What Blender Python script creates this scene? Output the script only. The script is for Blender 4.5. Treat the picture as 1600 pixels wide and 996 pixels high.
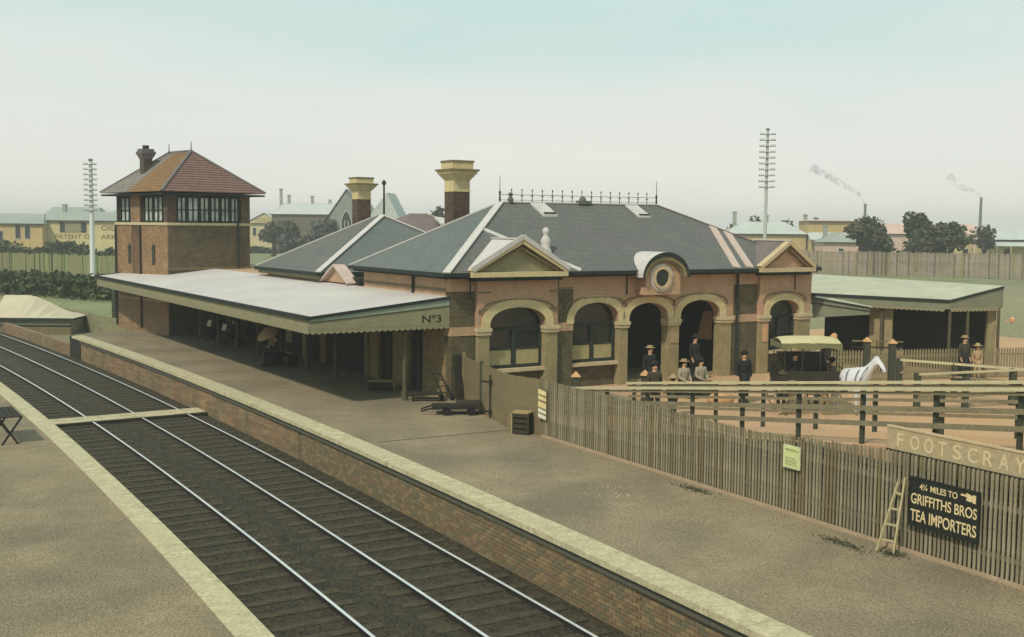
import bpy, bmesh, math, random
from mathutils import Vector, Matrix
random.seed(7)
S = bpy.context.scene
for o in list(bpy.data.objects): bpy.data.objects.remove(o)
col = S.collection

# ------------------------------------------------------------------ camera
cam_d = bpy.data.cameras.new('camera'); cam = bpy.data.objects.new('camera', cam_d); col.objects.link(cam)
cam_d.sensor_fit = 'HORIZONTAL'; cam_d.sensor_width = 36.0; cam_d.lens = 36.0*1738/1600
cam_d.clip_start = .1; cam_d.clip_end = 6000
pitch = math.atan(143/1738.); roll = .0095
fwd = Vector((0, math.cos(pitch), -math.sin(pitch))); up = Vector((0, math.sin(pitch), math.cos(pitch)))
rt = Vector((1, 0, 0))
R_ = rt*math.cos(roll)+up*math.sin(roll); U_ = up*math.cos(roll)-rt*math.sin(roll)
m = Matrix((R_, U_, -fwd)).transposed().to_4x4(); m.translation = Vector((0, 0, 5.8))
cam.matrix_world = m
S.camera = cam

# ------------------------------------------------------------------ sky, sun, exposure
SUN_EL, SUN_AZ = math.radians(48), math.radians(212)      # azimuth measured clockwise from +Y
sv = Vector((math.sin(SUN_AZ)*math.cos(SUN_EL), math.cos(SUN_AZ)*math.cos(SUN_EL), math.sin(SUN_EL)))
w = bpy.data.worlds.new('World'); S.world = w; w.use_nodes = True
nt = w.node_tree; nt.nodes.clear()
out = nt.nodes.new('ShaderNodeOutputWorld'); bg = nt.nodes.new('ShaderNodeBackground')
sky = nt.nodes.new('ShaderNodeTexSky'); sky.sky_type = 'NISHITA'; sky.sun_disc = False
sky.sun_elevation = SUN_EL; sky.sun_rotation = SUN_AZ
tc = nt.nodes.new('ShaderNodeTexCoord'); sp = nt.nodes.new('ShaderNodeSeparateXYZ')
rp = nt.nodes.new('ShaderNodeValToRGB'); mx = nt.nodes.new('ShaderNodeMix'); mx.data_type = 'RGBA'
nz = nt.nodes.new('ShaderNodeTexNoise'); nz.inputs['Scale'].default_value = 2.4; nz.inputs['Detail'].default_value = 5
vm = nt.nodes.new('ShaderNodeMapping'); vm.inputs['Scale'].default_value = (1, 1, 4.5)
ad = nt.nodes.new('ShaderNodeMath'); ad.operation = 'MULTIPLY_ADD'; ad.inputs[1].default_value = .26; 
el = rp.color_ramp.elements
el[0].position = 0.0; el[0].color = (.68, .66, .60, 1)
el[1].position = 1.0; el[1].color = (.36, .48, .46, 1)
for p_, c_ in ((.10, (.62, .635, .59, 1)), (.20, (.48, .60, .565, 1)), (.32, (.36, .53, .505, 1))):
    e = el.new(p_); e.color = c_
sc_ = nt.nodes.new('ShaderNodeVectorMath'); sc_.operation = 'SCALE'; sc_.inputs['Scale'].default_value = 10.0
L = nt.links
L.new(tc.outputs['Generated'], sp.inputs[0]); L.new(tc.outputs['Generated'], vm.inputs['Vector']); L.new(vm.outputs[0], nz.inputs['Vector'])
L.new(nz.outputs[0], ad.inputs[0])
ad2 = nt.nodes.new('ShaderNodeMath'); ad2.operation = 'SUBTRACT'; ad2.inputs[1].default_value = .13
L.new(sp.outputs['Z'], ad2.inputs[0]); L.new(ad2.outputs[0], ad.inputs[2]); L.new(ad.outputs[0], rp.inputs[0])
L.new(rp.outputs[0], sc_.inputs[0])
mx.inputs['Factor'].default_value = .92
L.new(sky.outputs[0], mx.inputs['A']); L.new(sc_.outputs[0], mx.inputs['B'])
L.new(mx.outputs['Result'], bg.inputs['Color']); bg.inputs['Strength'].default_value = .1
L.new(bg.outputs[0], out.inputs[0])
sl = bpy.data.lights.new('sun', 'SUN'); sl.energy = 2.2; sl.angle = math.radians(3); sl.color = (1, .93, .80)
so = bpy.data.objects.new('sun', sl); col.objects.link(so)
so.rotation_euler = sv.to_track_quat('Z', 'Y').to_euler(); so.location = (0, 0, 60)
S.view_settings.view_transform = 'Standard'; S.view_settings.look = 'None'
S.view_settings.exposure = 0.40; S.view_settings.gamma = 1.0

# ------------------------------------------------------------------ materials
def lin(c):
    f = lambda v: v/12.92 if v <= .04045 else ((v+.055)/1.055)**2.4
    g_ = sum(c)/3.; c = [g_+(v-g_)*.92 for v in c]
    return tuple(f(v/255.) for v in c)+(1,)
MATS = {}
def mat(name, c, c2=None, rough=.85, scale=3.0, amt=.5, bump=.0, bscale=40., metal=0., spec=.3, grain=0.12, brick=None, streak=None, c3=None, s3=.35):
    """c, c2: albedo as sRGB 0-255; noise mix between; grain: fine value speckle; brick=(w,h,mortar rgb); streak=(axis scale vec)"""
    if name in MATS: return MATS[name]
    mt = bpy.data.materials.new(name); mt.use_nodes = True; n = mt.node_tree.nodes; l = mt.node_tree.links
    b = n['Principled BSDF']; b.inputs['Roughness'].default_value = rough; b.inputs['Metallic'].default_value = metal
    b.inputs['Specular IOR Level'].default_value = spec
    t = n.new('ShaderNodeTexCoord'); src = t.outputs['Object']
    mp = n.new('ShaderNodeMapping'); l.new(src, mp.inputs[0])
    if streak: mp.inputs['Scale'].default_value = streak
    n1 = n.new('ShaderNodeTexNoise'); n1.inputs['Scale'].default_value = scale; n1.inputs['Detail'].default_value = 6; n1.inputs['Roughness'].default_value = .65
    l.new(mp.outputs[0], n1.inputs['Vector'])
    r = n.new('ShaderNodeMapRange'); r.inputs['From Min'].default_value = .5-.22/max(amt, .05)*.5; r.inputs['From Max'].default_value = .5+.22/max(amt, .05)*.5
    l.new(n1.outputs[0], r.inputs['Value'])
    m1 = n.new('ShaderNodeMix'); m1.data_type = 'RGBA'
    m1.inputs['A'].default_value = lin(c); m1.inputs['B'].default_value = lin(c2 if c2 else tuple(v*.8 for v in c))
    l.new(r.outputs[0], m1.inputs['Factor'])
    cur = m1.outputs['Result']
    if c3:
        n3 = n.new('ShaderNodeTexNoise'); n3.inputs['Scale'].default_value = s3; n3.inputs['Detail'].default_value = 3
        l.new(src, n3.inputs['Vector'])
        r3 = n.new('ShaderNodeMapRange'); r3.inputs['From Min'].default_value = .45; r3.inputs['From Max'].default_value = .65
        l.new(n3.outputs[0], r3.inputs['Value'])
        m3 = n.new('ShaderNodeMix'); m3.data_type = 'RGBA'; m3.inputs['B'].default_value = lin(c3)
        l.new(cur, m3.inputs['A']); l.new(r3.outputs[0], m3.inputs['Factor']); cur = m3.outputs['Result']
    if brick:
        bw, bh, mc = brick[:3]
        # walls of any heading: horizontal run from x+y, rows from z
        s_ = n.new('ShaderNodeSeparateXYZ'); l.new(src, s_.inputs[0])
        a_ = n.new('ShaderNodeMath'); a_.operation = 'ADD'; l.new(s_.outputs[0], a_.inputs[0]); l.new(s_.outputs[1], a_.inputs[1])
        cb = n.new('ShaderNodeCombineXYZ'); l.new(a_.outputs[0], cb.inputs[0]); l.new(s_.outputs[2], cb.inputs[1])
        bt = n.new('ShaderNodeTexBrick'); bt.inputs['Scale'].default_value = 1.0; bt.inputs['Brick Width'].default_value = bw; bt.inputs['Row Height'].default_value = bh
        bt.inputs['Mortar Size'].default_value = bh*.09; bt.inputs['Bias'].default_value = 0
        kc = .06 if 'slate' in name else .26; bt.inputs['Color1'].default_value = (1-kc, 1-kc, 1-kc, 1); bt.inputs['Color2'].default_value = (1+kc, 1+kc*.85, 1+kc*.7, 1); bt.inputs['Mortar'].default_value = tuple(mc)+(1,)
        l.new(cb.outputs[0], bt.inputs['Vector'])
        mm = n.new('ShaderNodeMix'); mm.data_type = 'RGBA'; mm.blend_type = 'MULTIPLY'; mm.inputs['Factor'].default_value = 1
        l.new(cur, mm.inputs['A']); l.new(bt.outputs['Color'], mm.inputs['B']); cur = mm.outputs['Result']
    if grain:
        g = n.new('ShaderNodeTexNoise'); g.inputs['Scale'].default_value = bscale; g.inputs['Detail'].default_value = 3
        l.new(src, g.inputs['Vector'])
        gr = n.new('ShaderNodeMapRange'); gr.inputs['From Min'].default_value = .3; gr.inputs['From Max'].default_value = .7
        gr.inputs['To Min'].default_value = 1-grain*1.6; gr.inputs['To Max'].default_value = 1+grain*1.6
        l.new(g.outputs[0], gr.inputs['Value'])
        mg = n.new('ShaderNodeVectorMath'); mg.operation = 'SCALE'; l.new(cur, mg.inputs[0]); l.new(gr.outputs[0], mg.inputs['Scale']); cur = mg.outputs[0]
    l.new(cur, b.inputs['Base Color'])
    if bump:
        bp = n.new('ShaderNodeBump'); bp.inputs['Strength'].default_value = bump; bp.inputs['Distance'].default_value = .02
        gb = n.new('ShaderNodeTexNoise'); gb.inputs['Scale'].default_value = bscale; gb.inputs['Detail'].default_value = 4
        l.new(src, gb.inputs['Vector']); l.new(gb.outputs[0], bp.inputs['Height']); l.new(bp.outputs[0], b.inputs['Normal'])
    MATS[name] = mt; return mt
M = dict(
 platform=mat('platform_asphalt', (152,134,106), (132,116,90), scale=.7, amt=.6, bump=1., bscale=27, grain=.27, c3=(122,109,87), s3=.34),
 leftplat=mat('left_platform_asphalt', (152,134,104), (132,116,88), scale=.9, amt=.6, bump=1., bscale=27, grain=.27, c3=(122,109,86), s3=.36),
 bed=mat('track_ballast', (70,61,44), (46,42,31), scale=4, amt=.8, bump=1., bscale=14, grain=.3),
 sleeper=mat('sleeper_wood', (84,75,53), (56,50,37), scale=5, amt=.7, bscale=30, grain=.2),
 rail=mat('rail_head_steel', (226,226,222), (196,200,204), rough=.28, metal=.0, spec=.9, scale=2, grain=.03),
 railside=mat('rail_rust', (52,46,44), (38,36,36), scale=6, grain=.1),
 coping=mat('painted_coping_edge', (200,186,148), (168,156,122), scale=3.2, amt=.9, bscale=14, grain=.12, c3=(184,172,136), s3=.8),
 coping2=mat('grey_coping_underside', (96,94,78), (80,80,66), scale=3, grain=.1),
 mortar=mat('wall_mortar', (118,108,84), (98,90,68), scale=3, amt=.6, bscale=30, grain=.15),
 brickwall=mat('platform_brickwork', (142,120,88), (112,98,72), scale=1.4, amt=.8, bscale=20, grain=.14, brick=(.235,.085,(.9,.9,.85)), c3=(138,108,80), s3=.6),
 b1=mat('brick_ochre', (150,126,90), (128,108,76), scale=5, grain=.14), b2=mat('brick_brown', (128,110,80), (106,92,66), scale=5, grain=.14),
 b3=mat('brick_red', (138,110,82), (118,96,72), scale=5, grain=.14), b4=mat('brick_olive', (122,112,84), (102,94,70), scale=5, grain=.14),
 dirt=mat('orange_dirt_road', (198,156,118), (180,142,108), scale=.5, amt=.6, bump=.4, bscale=16, grain=.1, c3=(190,146,98), s3=.18),
 grass=mat('dry_grass_ground', (138,132,98), (120,116,86), scale=.06, amt=.8, bscale=3, grain=.16, c3=(150,136,96), s3=.012),
 field=mat('green_field_grass', (134,136,92), (112,116,76), scale=.12, amt=.7, bscale=3, grain=.16),
 slate=mat('grey_slate', (106,107,102), (97,98,94), scale=1.2, amt=.5, bscale=14, grain=.14, brick=(.3,.16,(.86,.86,.86)), c3=(104,101,98), s3=.5),
 slate_g=mat('green_grey_slate', (106,112,108), (94,100,97), scale=1.2, amt=.5, bscale=14, grain=.14, c3=(104,108,104), s3=.4),
 slate_r=mat('pinkish_slate', (128,108,104), (108,98,94), scale=1.2, bscale=14, grain=.14),
 flash=mat('lead_flashing', (206,196,190), (186,180,174), scale=3, grain=.07),
 flashp=mat('pink_flashing', (202,178,164), (186,162,150), scale=3, grain=.07),
 gutter=mat('dark_gutter', (44,52,48), (34,40,38), scale=4, grain=.08),
 peach=mat('peach_render', (188,152,116), (166,134,104), scale=1.4, amt=.7, bscale=16, grain=.1, c3=(188,146,118), s3=.6),
 cream=mat('cream_paint', (204,186,148), (184,168,130), scale=3, grain=.07),
 creamp=mat('cream_peach_stone', (204,180,140), (184,160,122), scale=2.5, bscale=18, grain=.08),
 yellowc=mat('yellow_cream_stone', (212,192,142), (190,172,126), scale=3, bscale=18, grain=.08),
 stonelow=mat('lower_stone', (164,146,104), (136,122,86), scale=2, bscale=14, grain=.12),
 dbrick=mat('dark_facade_brick', (100,88,62), (82,76,56), scale=2, bscale=16, grain=.14, brick=(.23,.085,(1.1,1.05,.95))),
 dbrick2=mat('platform_side_brick', (150,128,88), (124,108,72), scale=2, bscale=16, grain=.14, brick=(.23,.085,(1.05,1.0,.9))),
 rbrick=mat('dark_red_chimney_brick', (98,76,62), (74,60,52), scale=3, bscale=16, grain=.14, brick=(.23,.085,(1.1,1.1,1.1))),
 litbrick=mat('lit_box_brick', (152,118,86), (126,102,76), scale=1.4, bscale=14, grain=.14, brick=(.23,.085,(1.1,1.05,1.0))),  # box brick on the left face, sunlight put into its colour
 shadebrick=mat('shaded_box_brick', (106,92,68), (88,78,60), scale=1.4, bscale=14, grain=.16, brick=(.23,.085,(1.1,1.05,1.0))),  # same box brick on the right face, shade put into its colour
 tile=mat('terracotta_tile', (144,110,98), (120,92,84), scale=3, amt=.6, bscale=12, grain=.18),
 tileo=mat('mustard_lichen_tile', (148,112,74), (128,98,70), scale=3, amt=.6, bscale=12, grain=.18),
 tileg=mat('grey_weathered_tile', (146,136,128), (122,114,108), scale=3, bscale=12, grain=.18),
 ridge=mat('ridge_tile', (120,110,110), (98,92,92), scale=3),
 canopy=mat('canopy_iron_roof', (200,188,186), (186,176,172), scale=.8, bscale=16, grain=.06, c3=(200,194,182), s3=.3),
 canopyr=mat('green_white_canopy_roof', (190,186,162), (172,168,144), scale=.9, bscale=16, grain=.07),
 fascia=mat('olive_cream_fascia', (150,142,108), (130,124,94), scale=2, bscale=16, grain=.09),
 fasciab=mat('pale_green_fascia', (148,160,140), (134,146,126), scale=2, grain=.07),
 greyfas=mat('green_grey_fascia', (132,132,108), (114,116,94), scale=2, bscale=16, grain=.09),
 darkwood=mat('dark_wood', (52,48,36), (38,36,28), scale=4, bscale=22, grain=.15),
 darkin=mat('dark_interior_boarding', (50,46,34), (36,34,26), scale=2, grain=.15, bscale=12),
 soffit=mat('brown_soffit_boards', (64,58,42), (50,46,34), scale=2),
 postp=mat('brown_post_paint', (96,88,62), (78,72,52), scale=4, grain=.1),
 glass=mat('dark_window_glass', (30,34,32), (44,48,44), rough=.15, spec=.6, scale=1.5, grain=.0),
 glassl=mat('painted_reflection_glass', (214,218,206), (150,162,154), rough=.2, spec=.6, scale=1.1, amt=1.2, grain=.05),  # pale reflection put into the pane colour
 sash=mat('green_blue_window_frame', (50,58,48), (40,48,42), scale=4),
 blind=mat('pale_window_blind', (176,160,112), (156,142,98), scale=4, grain=.08),
 picket=mat('weathered_paling', (144,132,106), (112,104,82), scale=4, amt=.8, bscale=30, grain=.16, streak=(3,3,.6), c3=(134,120,98), s3=.8),
 picket2=mat('pale_paling', (158,146,118), (130,120,94), scale=4, amt=.8, bscale=30, grain=.16, streak=(3,3,.6)),
 picket3=mat('far_paling', (150,136,100), (124,114,84), scale=3, grain=.12),
 board=mat('tan_board', (132,116,84), (110,98,70), scale=3, amt=.7, bscale=30, grain=.13, streak=(3,3,.5)),
 kerbpink=mat('pink_gravel_board', (178,150,120), (156,134,106), scale=3, grain=.1),
 railcream=mat('cream_handrail', (204,192,152), (182,170,130), scale=4, grain=.06),
 railbrown=mat('brown_grey_rail', (142,128,98), (120,108,82), scale=4, bscale=24, grain=.12),
 postdark=mat('dark_green_post', (72,74,56), (58,60,46), scale=4, grain=.1),
 name=mat('faded_nameboard', (186,160,122), (168,146,110), scale=2, bscale=18, grain=.08, c3=(170,156,120), s3=1.5),
 nameL=mat('faded_nameboard_letter', (214,190,150), (204,180,140), scale=4, grain=.05),
 signb=mat('black_enamel_sign', (38,42,36), (30,34,30), rough=.5, scale=5, grain=.06),
 signw=mat('cream_sign_letter', (226,200,148), (214,188,136), scale=8, grain=.06),
 notice=mat('pale_green_notice', (206,210,144), (196,200,132), scale=5, grain=.05),
 noticet=mat('notice_print', (110,124,74), grain=.05), noticew=mat('notice_border', (226,224,176), grain=.04),
 posterc=mat('cream_poster_band', (226,212,152), (222,186,130), scale=6, grain=.06), posterw=mat('white_poster_band', (226,222,200), (216,208,176), scale=6, grain=.06),
 ladder=mat('pale_ladder_wood', (186,170,126), (160,146,106), scale=6, grain=.1),
 wicker=mat('dark_and_shaded_wicker', (70,60,42), (46,42,32), scale=10, grain=.2), wickerl=mat('pale_and_lit_wood', (172,148,100), (146,126,84), scale=8, grain=.12),
 iron=mat('dark_iron', (40,40,34), (30,30,28), rough=.6, scale=6, grain=.08),
 ironp=mat('pale_iron_crest', (110,112,104), (90,92,86), scale=6),
 wagb=mat('dark_wagon_body', (58,52,38), (42,40,30), rough=.5, scale=4, grain=.1), wagc=mat('cream_wagon_canopy', (206,192,144), (184,170,124), scale=3, grain=.06),
 wagg=mat('green_wagon_valance', (126,126,84), (106,106,72), scale=3, grain=.08), wheel=mat('tan_wheel_paint', (150,124,82), (120,100,68), scale=5),
 horse=mat('white_horse_coat', (216,216,212), (196,198,204), scale=4, amt=.6, grain=.05), leather=mat('dark_harness', (40,42,44), grain=.05), mane=mat('grey_mane', (150,146,140), grain=.1),
 skin=mat('skin', (206,160,124), (196,148,114), scale=10, grain=.03), coat=mat('black_cloth', (38,38,34), (28,28,26), scale=8, grain=.1), coatb=mat('brown_cloth', (70,60,44), (56,50,38), scale=8, grain=.1),
 white=mat('white_cotton', (164,152,126), (140,130,106), scale=8, grain=.06), tan=mat('straw', (176,148,106), (154,130,94), scale=10, grain=.08), hair=mat('dark_hair', (36,30,24), grain=.1), peachc=mat('peach_cloth', (216,164,122), (200,150,110), scale=6, grain=.05),
 paper=mat('newspaper', (222,206,176), (200,186,158), scale=20, grain=.05),
 sackm=mat('jute_sack', (206,156,104), (180,136,90), scale=6, grain=.12),
 yhouse=mat('yellow_wall', (206,188,136), (190,172,122), scale=.5, bscale=2, grain=.06), ohouse=mat('ochre_wall', (196,168,110), (180,152,102), scale=.5, bscale=2, grain=.08),
 pinkw=mat('pink_wall', (210,176,158), (196,164,146), scale=.4, bscale=2, grain=.06), greyr=mat('pale_iron_roof', (192,194,186), (176,180,174), scale=.4, bscale=2, grain=.06), midr=mat('grey_far_roof', (158,162,152), (142,148,138), scale=.4, bscale=2, grain=.07),
 farbr=mat('brown_far_wall', (112,98,76), (94,86,66), scale=.4, bscale=2, grain=.12), fardk=mat('far_window', (56,58,50), (46,48,42), grain=.05), farfence=mat('far_pink_paling', (162,142,128), (134,118,104), scale=.6, bscale=4, grain=.14),
 churchw=mat('grey_church_stone', (142,146,138), (126,130,122), scale=.4, bscale=2, grain=.08), sign=mat('far_sign_paint', (150,132,74), grain=.05),
 poleW=mat('white_painted_pole', (220,222,216), (204,208,206), scale=3, grain=.04), poleG=mat('weathered_grey_pole', (186,190,182), (172,176,168), scale=3, grain=.06), arm=mat('crossarm_wood', (108,112,106), (94,98,94), scale=5),
 leaf1=mat('dark_leaf', (64,66,42), (86,84,54), scale=1.2, amt=.9, grain=.15, bscale=5), leaf2=mat('mid_leaf', (80,88,52), (62,70,44), scale=1.2, amt=.9, grain=.15, bscale=5), leaf3=mat('blue_grey_leaf', (92,100,88), (72,80,70), scale=1.2, amt=.9, grain=.15, bscale=5),
 bark=mat('bark', (80,68,50), (62,54,42), scale=3), hedge=mat('hedge_leaf', (84,96,50), (62,74,42), scale=.5, amt=.9, grain=.2, bscale=3),
 oldgreen=mat('copper_green_paint', (120,128,96), grain=.08),
)

# ------------------------------------------------------------------ helpers
def setp(o, label=None, cat=None, group=None, kind=None):
    if label: o['label'] = label
    if cat: o['category'] = cat
    if group: o['group'] = group
    if kind: o['kind'] = kind
    return o
def thing(name, label, cat, loc=(0, 0, 0), rz=0., group=None):
    o = bpy.data.objects.new(name, None); col.objects.link(o); o.empty_display_size = .2
    o.location = loc; o.rotation_euler = (0, 0, rz); return setp(o, label, cat, group)
def link(name, me, parent=None, loc=(0, 0, 0), rot=(0, 0, 0)):
    o = bpy.data.objects.new(name, me); col.objects.link(o); o.location = loc; o.rotation_euler = rot
    if parent: o.parent = parent
    return o
class MB:
    def __init__(s): s.v = []; s.f = []; s.mi = []
    def add(s, vs, fs, mi=0):
        b = len(s.v); s.v += [tuple(v) for v in vs]
        for f in fs: s.f.append(tuple(b+i for i in f)); s.mi.append(mi)
        return s
    def box(s, x0, x1, y0, y1, z0, z1, mi=0):
        vs = [(x0,y0,z0),(x1,y0,z0),(x1,y1,z0),(x0,y1,z0),(x0,y0,z1),(x1,y0,z1),(x1,y1,z1),(x0,y1,z1)]
        return s.add(vs, [(0,3,2,1),(4,5,6,7),(0,1,5,4),(1,2,6,5),(2,3,7,6),(3,0,4,7)], mi)
    def hexa(s, b, t, mi=0):     # bottom 4 and top 4 points, counterclockwise from above
        return s.add(list(b)+list(t), [(0,3,2,1),(4,5,6,7),(0,1,5,4),(1,2,6,5),(2,3,7,6),(3,0,4,7)], mi)
    def bar(s, p, q, wd, ht, mi=0, upv=(0, 0, 1)):   # rectangular bar from p to q
        p = Vector(p); q = Vector(q); d = (q-p).normalized(); u = Vector(upv)
        if abs(d.dot(u)) > .98: u = Vector((1, 0, 0))
        sd = d.cross(u).normalized(); u2 = sd.cross(d).normalized()
        a = sd*wd/2; b = u2*ht/2
        vs = [p-a-b, p+a-b, p+a+b, p-a+b, q-a-b, q+a-b, q+a+b, q-a+b]
        return s.add(vs, [(3,2,1,0),(4,5,6,7),(0,1,5,4),(1,2,6,5),(2,3,7,6),(3,0,4,7)], mi)
    def tube(s, p, q, r0, r1=None, n=8, mi=0):
        r1 = r0 if r1 is None else r1; p = Vector(p); q = Vector(q); d = (q-p).normalized()
        u = Vector((0, 0, 1)) if abs(d.z) < .9 else Vector((1, 0, 0)); a = d.cross(u).normalized(); b = d.cross(a)
        vs = []
        for c, r in ((p, r0), (q, r1)):
            for i in range(n):
                t = 2*math.pi*i/n; vs.append(c+a*(r*math.cos(t))+b*(r*math.sin(t)))
        fs = [(i, (i+1) % n, n+(i+1) % n, n+i) for i in range(n)]+[tuple(range(n))[::-1], tuple(range(n, 2*n))]
        return s.add(vs, fs, mi)
    def path(s, pts, r, n=6, mi=0, rr=None):
        for i in range(len(pts)-1):
            s.tube(pts[i], pts[i+1], rr[i] if rr else r, rr[i+1] if rr else r, n, mi)
        return s
    def lathe(s, prof, x=0, y=0, n=12, mi=0):
        vs = []; k = len(prof)
        for r, z in prof:
            for i in range(n):
                t = 2*math.pi*i/n; vs.append((x+r*math.cos(t), y+r*math.sin(t), z))
        fs = []
        for j in range(k-1):
            for i in range(n): fs.append((j*n+i, j*n+(i+1) % n, (j+1)*n+(i+1) % n, (j+1)*n+i))
        fs += [tuple(range(n))[::-1], tuple(range((k-1)*n, k*n))]
        return s.add(vs, fs, mi)
    def slab(s, pts, th, mi=0):   # polygon (any plane) thickened downwards
        k = len(pts); t = [Vector(p) for p in pts]; b = [p-Vector((0, 0, th)) for p in t]
        return s.add(t+b, [tuple(range(k)), tuple(range(2*k-1, k-1, -1))]+[(i, i+k, (i+1) % k+k, (i+1) % k) for i in range(k)], mi)
    def mesh(s, name, mats):
        me = bpy.data.meshes.new(name); me.from_pydata(s.v, [], s.f)
        for m_ in (mats if isinstance(mats, (list, tuple)) else [mats]): me.materials.append(m_)
        if any(s.mi): me.polygons.foreach_set('material_index', s.mi)
        bm = bmesh.new(); bm.from_mesh(me); bmesh.ops.recalc_face_normals(bm, faces=bm.faces); bm.to_mesh(me); bm.free()
        me.update(); return me
    def build(s, name, mats, parent=None, loc=(0, 0, 0), rot=(0, 0, 0), smooth=False):
        me = s.mesh(name, mats)
        if smooth: me.polygons.foreach_set('use_smooth', [True]*len(me.polygons))
        return link(name, me, parent, loc, rot)
def copy_tree(o, parent=None):
    c = o.copy(); col.objects.link(c)
    if parent: c.parent = parent
    for ch in [x for x in o.children]: copy_tree(ch, c)
    return c
def text(name, body, size, m_, parent, loc, rot, ext=.006, align='LEFT', width=None):
    cu = bpy.data.curves.new(name, 'FONT'); cu.body = body; cu.size = size; cu.extrude = ext; cu.align_x = align; cu.offset = size*.012
    o = bpy.data.objects.new(name, cu); col.objects.link(o)
    dg = bpy.context.evaluated_depsgraph_get(); me = bpy.data.meshes.new_from_object(o.evaluated_get(dg)); bpy.data.objects.remove(o)
    me.materials.clear(); me.materials.append(m_)
    if width:
        xs = [v.co.x for v in me.vertices]; k = width/(max(xs)-min(xs)); x0 = min(xs)
        for v in me.vertices: v.co.x = (v.co.x-x0)*k
    return link(name, me, parent, loc, rot)

# ---- curved railway: everything along the line is concentric about this centre
CX, CY, R0 = -399.45, -211.28, 460.27
def P(off, ph, z=0.):
    a = math.radians(ph); return Vector((CX+(R0+off)*math.cos(a), CY+(R0+off)*math.sin(a), z))
def head(ph): return math.radians(ph+90)       # world heading of the tangent (away from camera)
MPD = R0*math.pi/180                            # metres per degree
def ring(mb, o0, o1, p0, p1, z, n=60, mi=0):
    vs = []
    for i in range(n+1):
        ph = p0+(p1-p0)*i/n; z_ = z(ph) if callable(z) else z
        vs += [P(o0, ph, z_), P(o1, ph, z_)]
    return mb.add(vs, [(2*i, 2*i+1, 2*i+3, 2*i+2) for i in range(n)], mi)
def ringbox(mb, o0, o1, p0, p1, z0, z1, n=30, mi=0):
    vs = []
    for i in range(n+1):
        ph = p0+(p1-p0)*i/n; a = z0(ph) if callable(z0) else z0; b = z1(ph) if callable(z1) else z1
        vs += [P(o0, ph, a), P(o1, ph, a), P(o1, ph, b), P(o0, ph, b)]
    fs = []
    for i in range(n):
        k = 4*i
        fs += [(k, k+1, k+5, k+4), (k+1, k+2, k+6, k+5), (k+2, k+3, k+7, k+6), (k+3, k, k+4, k+7)]
    fs += [(3, 2, 1, 0), (4*n, 4*n+1, 4*n+2, 4*n+3)]
    return mb.add(vs, fs, mi)

# ================================================================== ground, corridor, platforms
def big_ring(r0, r1, z, mb, n=360, mi=0):
    vs = []
    for i in range(n):
        a = 2*math.pi*i/n
        for r in (r0, r1): vs.append((CX+r*math.cos(a), CY+r*math.sin(a), z))
    mb.add(vs, [(2*i, 2*i+1, (2*i+3) % (2*n), (2*i+2) % (2*n)) for i in range(n)], mi)
g = MB()
n = 1440
vs = []
for i in range(n):
    a = 2*math.pi*i/n
    dg_ = math.degrees(a); wd_ = 7.2 if 35.55 < dg_ < 38.6 else 2.46      # sunken area beside the shelter
    for r in (60, R0-3.95, R0-3.949, R0+wd_, R0+wd_+.001, 1500):
        z = 0 if r < R0-3.9495 or r > R0+wd_+.0005 else -1.25
        vs.append((CX+r*math.cos(a), CY+r*math.sin(a), z))
for i in range(n):
    b = 6*i; c = 6*((i+1) % n)
    for k in range(5): g.f.append((b+k, b+k+1, c+k+1, c+k)); g.mi.append(0)
g.v = vs; g.add([vs[6*i] for i in range(0, n, 24)], [tuple(range(60))])
setp(g.build('ground', M['grass']), kind='structure')
g = MB(); ring(g, -3.94, 2.45, 24, 41, -1.125, 90); setp(g.build('track_ballast', M['bed']), kind='structure')
g = MB(); ring(g, 2.8, 7.45, 25.5, 31.35, .008, 60); ring(g, 2.8, 14, 31.35, 35.45, .008, 60); ring(g, 7.2, 14, 35.45, 36.6, .008, 20); ring(g, 2.8, 7.25, 35.45, 35.52, .008, 2); setp(g.build('platform_surface', M['platform']), kind='structure')
g = MB(); ring(g, 7.5, 46, 24, 31.35, .004, 60); ring(g, 14, 46, 31.35, 33.5, .004, 30); setp(g.build('road', M['dirt']), kind='structure')
g = MB(); ring(g, -22, -4.35, 25.5, 36, .008, 80); setp(g.build('near_platform_surface', M['leftplat']), kind='structure')
g = MB(); ring(g, 7.25, 190, 36.6, 60, .004, 60); setp(g.build('field', M['field']), kind='structure')

# thin dark drain seam across the far platform and one on the near platform
g = MB(); g.bar(P(3.06, 31.305, .012), P(7.4, 31.29, .012), .05, .012); setp(g.build('drain_seam', M['coping2']), 'thin dark drain seam crossing the far platform beside the crate', 'drain')
g = MB(); g.bar(P(-8.9, 29.9, .012), P(-4.6, 29.55, .012), .035, .012); setp(g.build('drain_seam', M['coping2']), 'thin dark seam crossing the near platform at the photo bottom left', 'drain')

# ---- coping stones, far and near platform
def coping(nm, label, o0, o1, p0, p1, z0, z1, m_, step, group):
    t = thing(nm, label, 'platform edge', P(o0, (p0+p1)/2, z1))
    k = int((p1-p0)*MPD/step); dp = (p1-p0)/k
    for i in range(k):
        a = p0+i*dp; mb = MB(); ringbox(mb, o0, o1, a+.0006, a+dp-.0006, z0, z1+random.uniform(0, .006), 3)
        b = P(o0, (p0+p1)/2, z1); mb.v = [tuple(Vector(v)-b) for v in mb.v]
        mb.build('coping_stone', m_, t)
    return t
coping('platform_edge', 'cream painted coping edge of the far platform under the station canopy', 2.2, 2.80, 26.0, 35.42, -.09, .02, M['coping'], 1.6, None)
coping('platform_edge', 'broad cream painted coping edge of the near platform at lower left', -4.42, -3.93, 26.0, 36, -.1, .02, M['coping'], 1.8, None)
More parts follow.
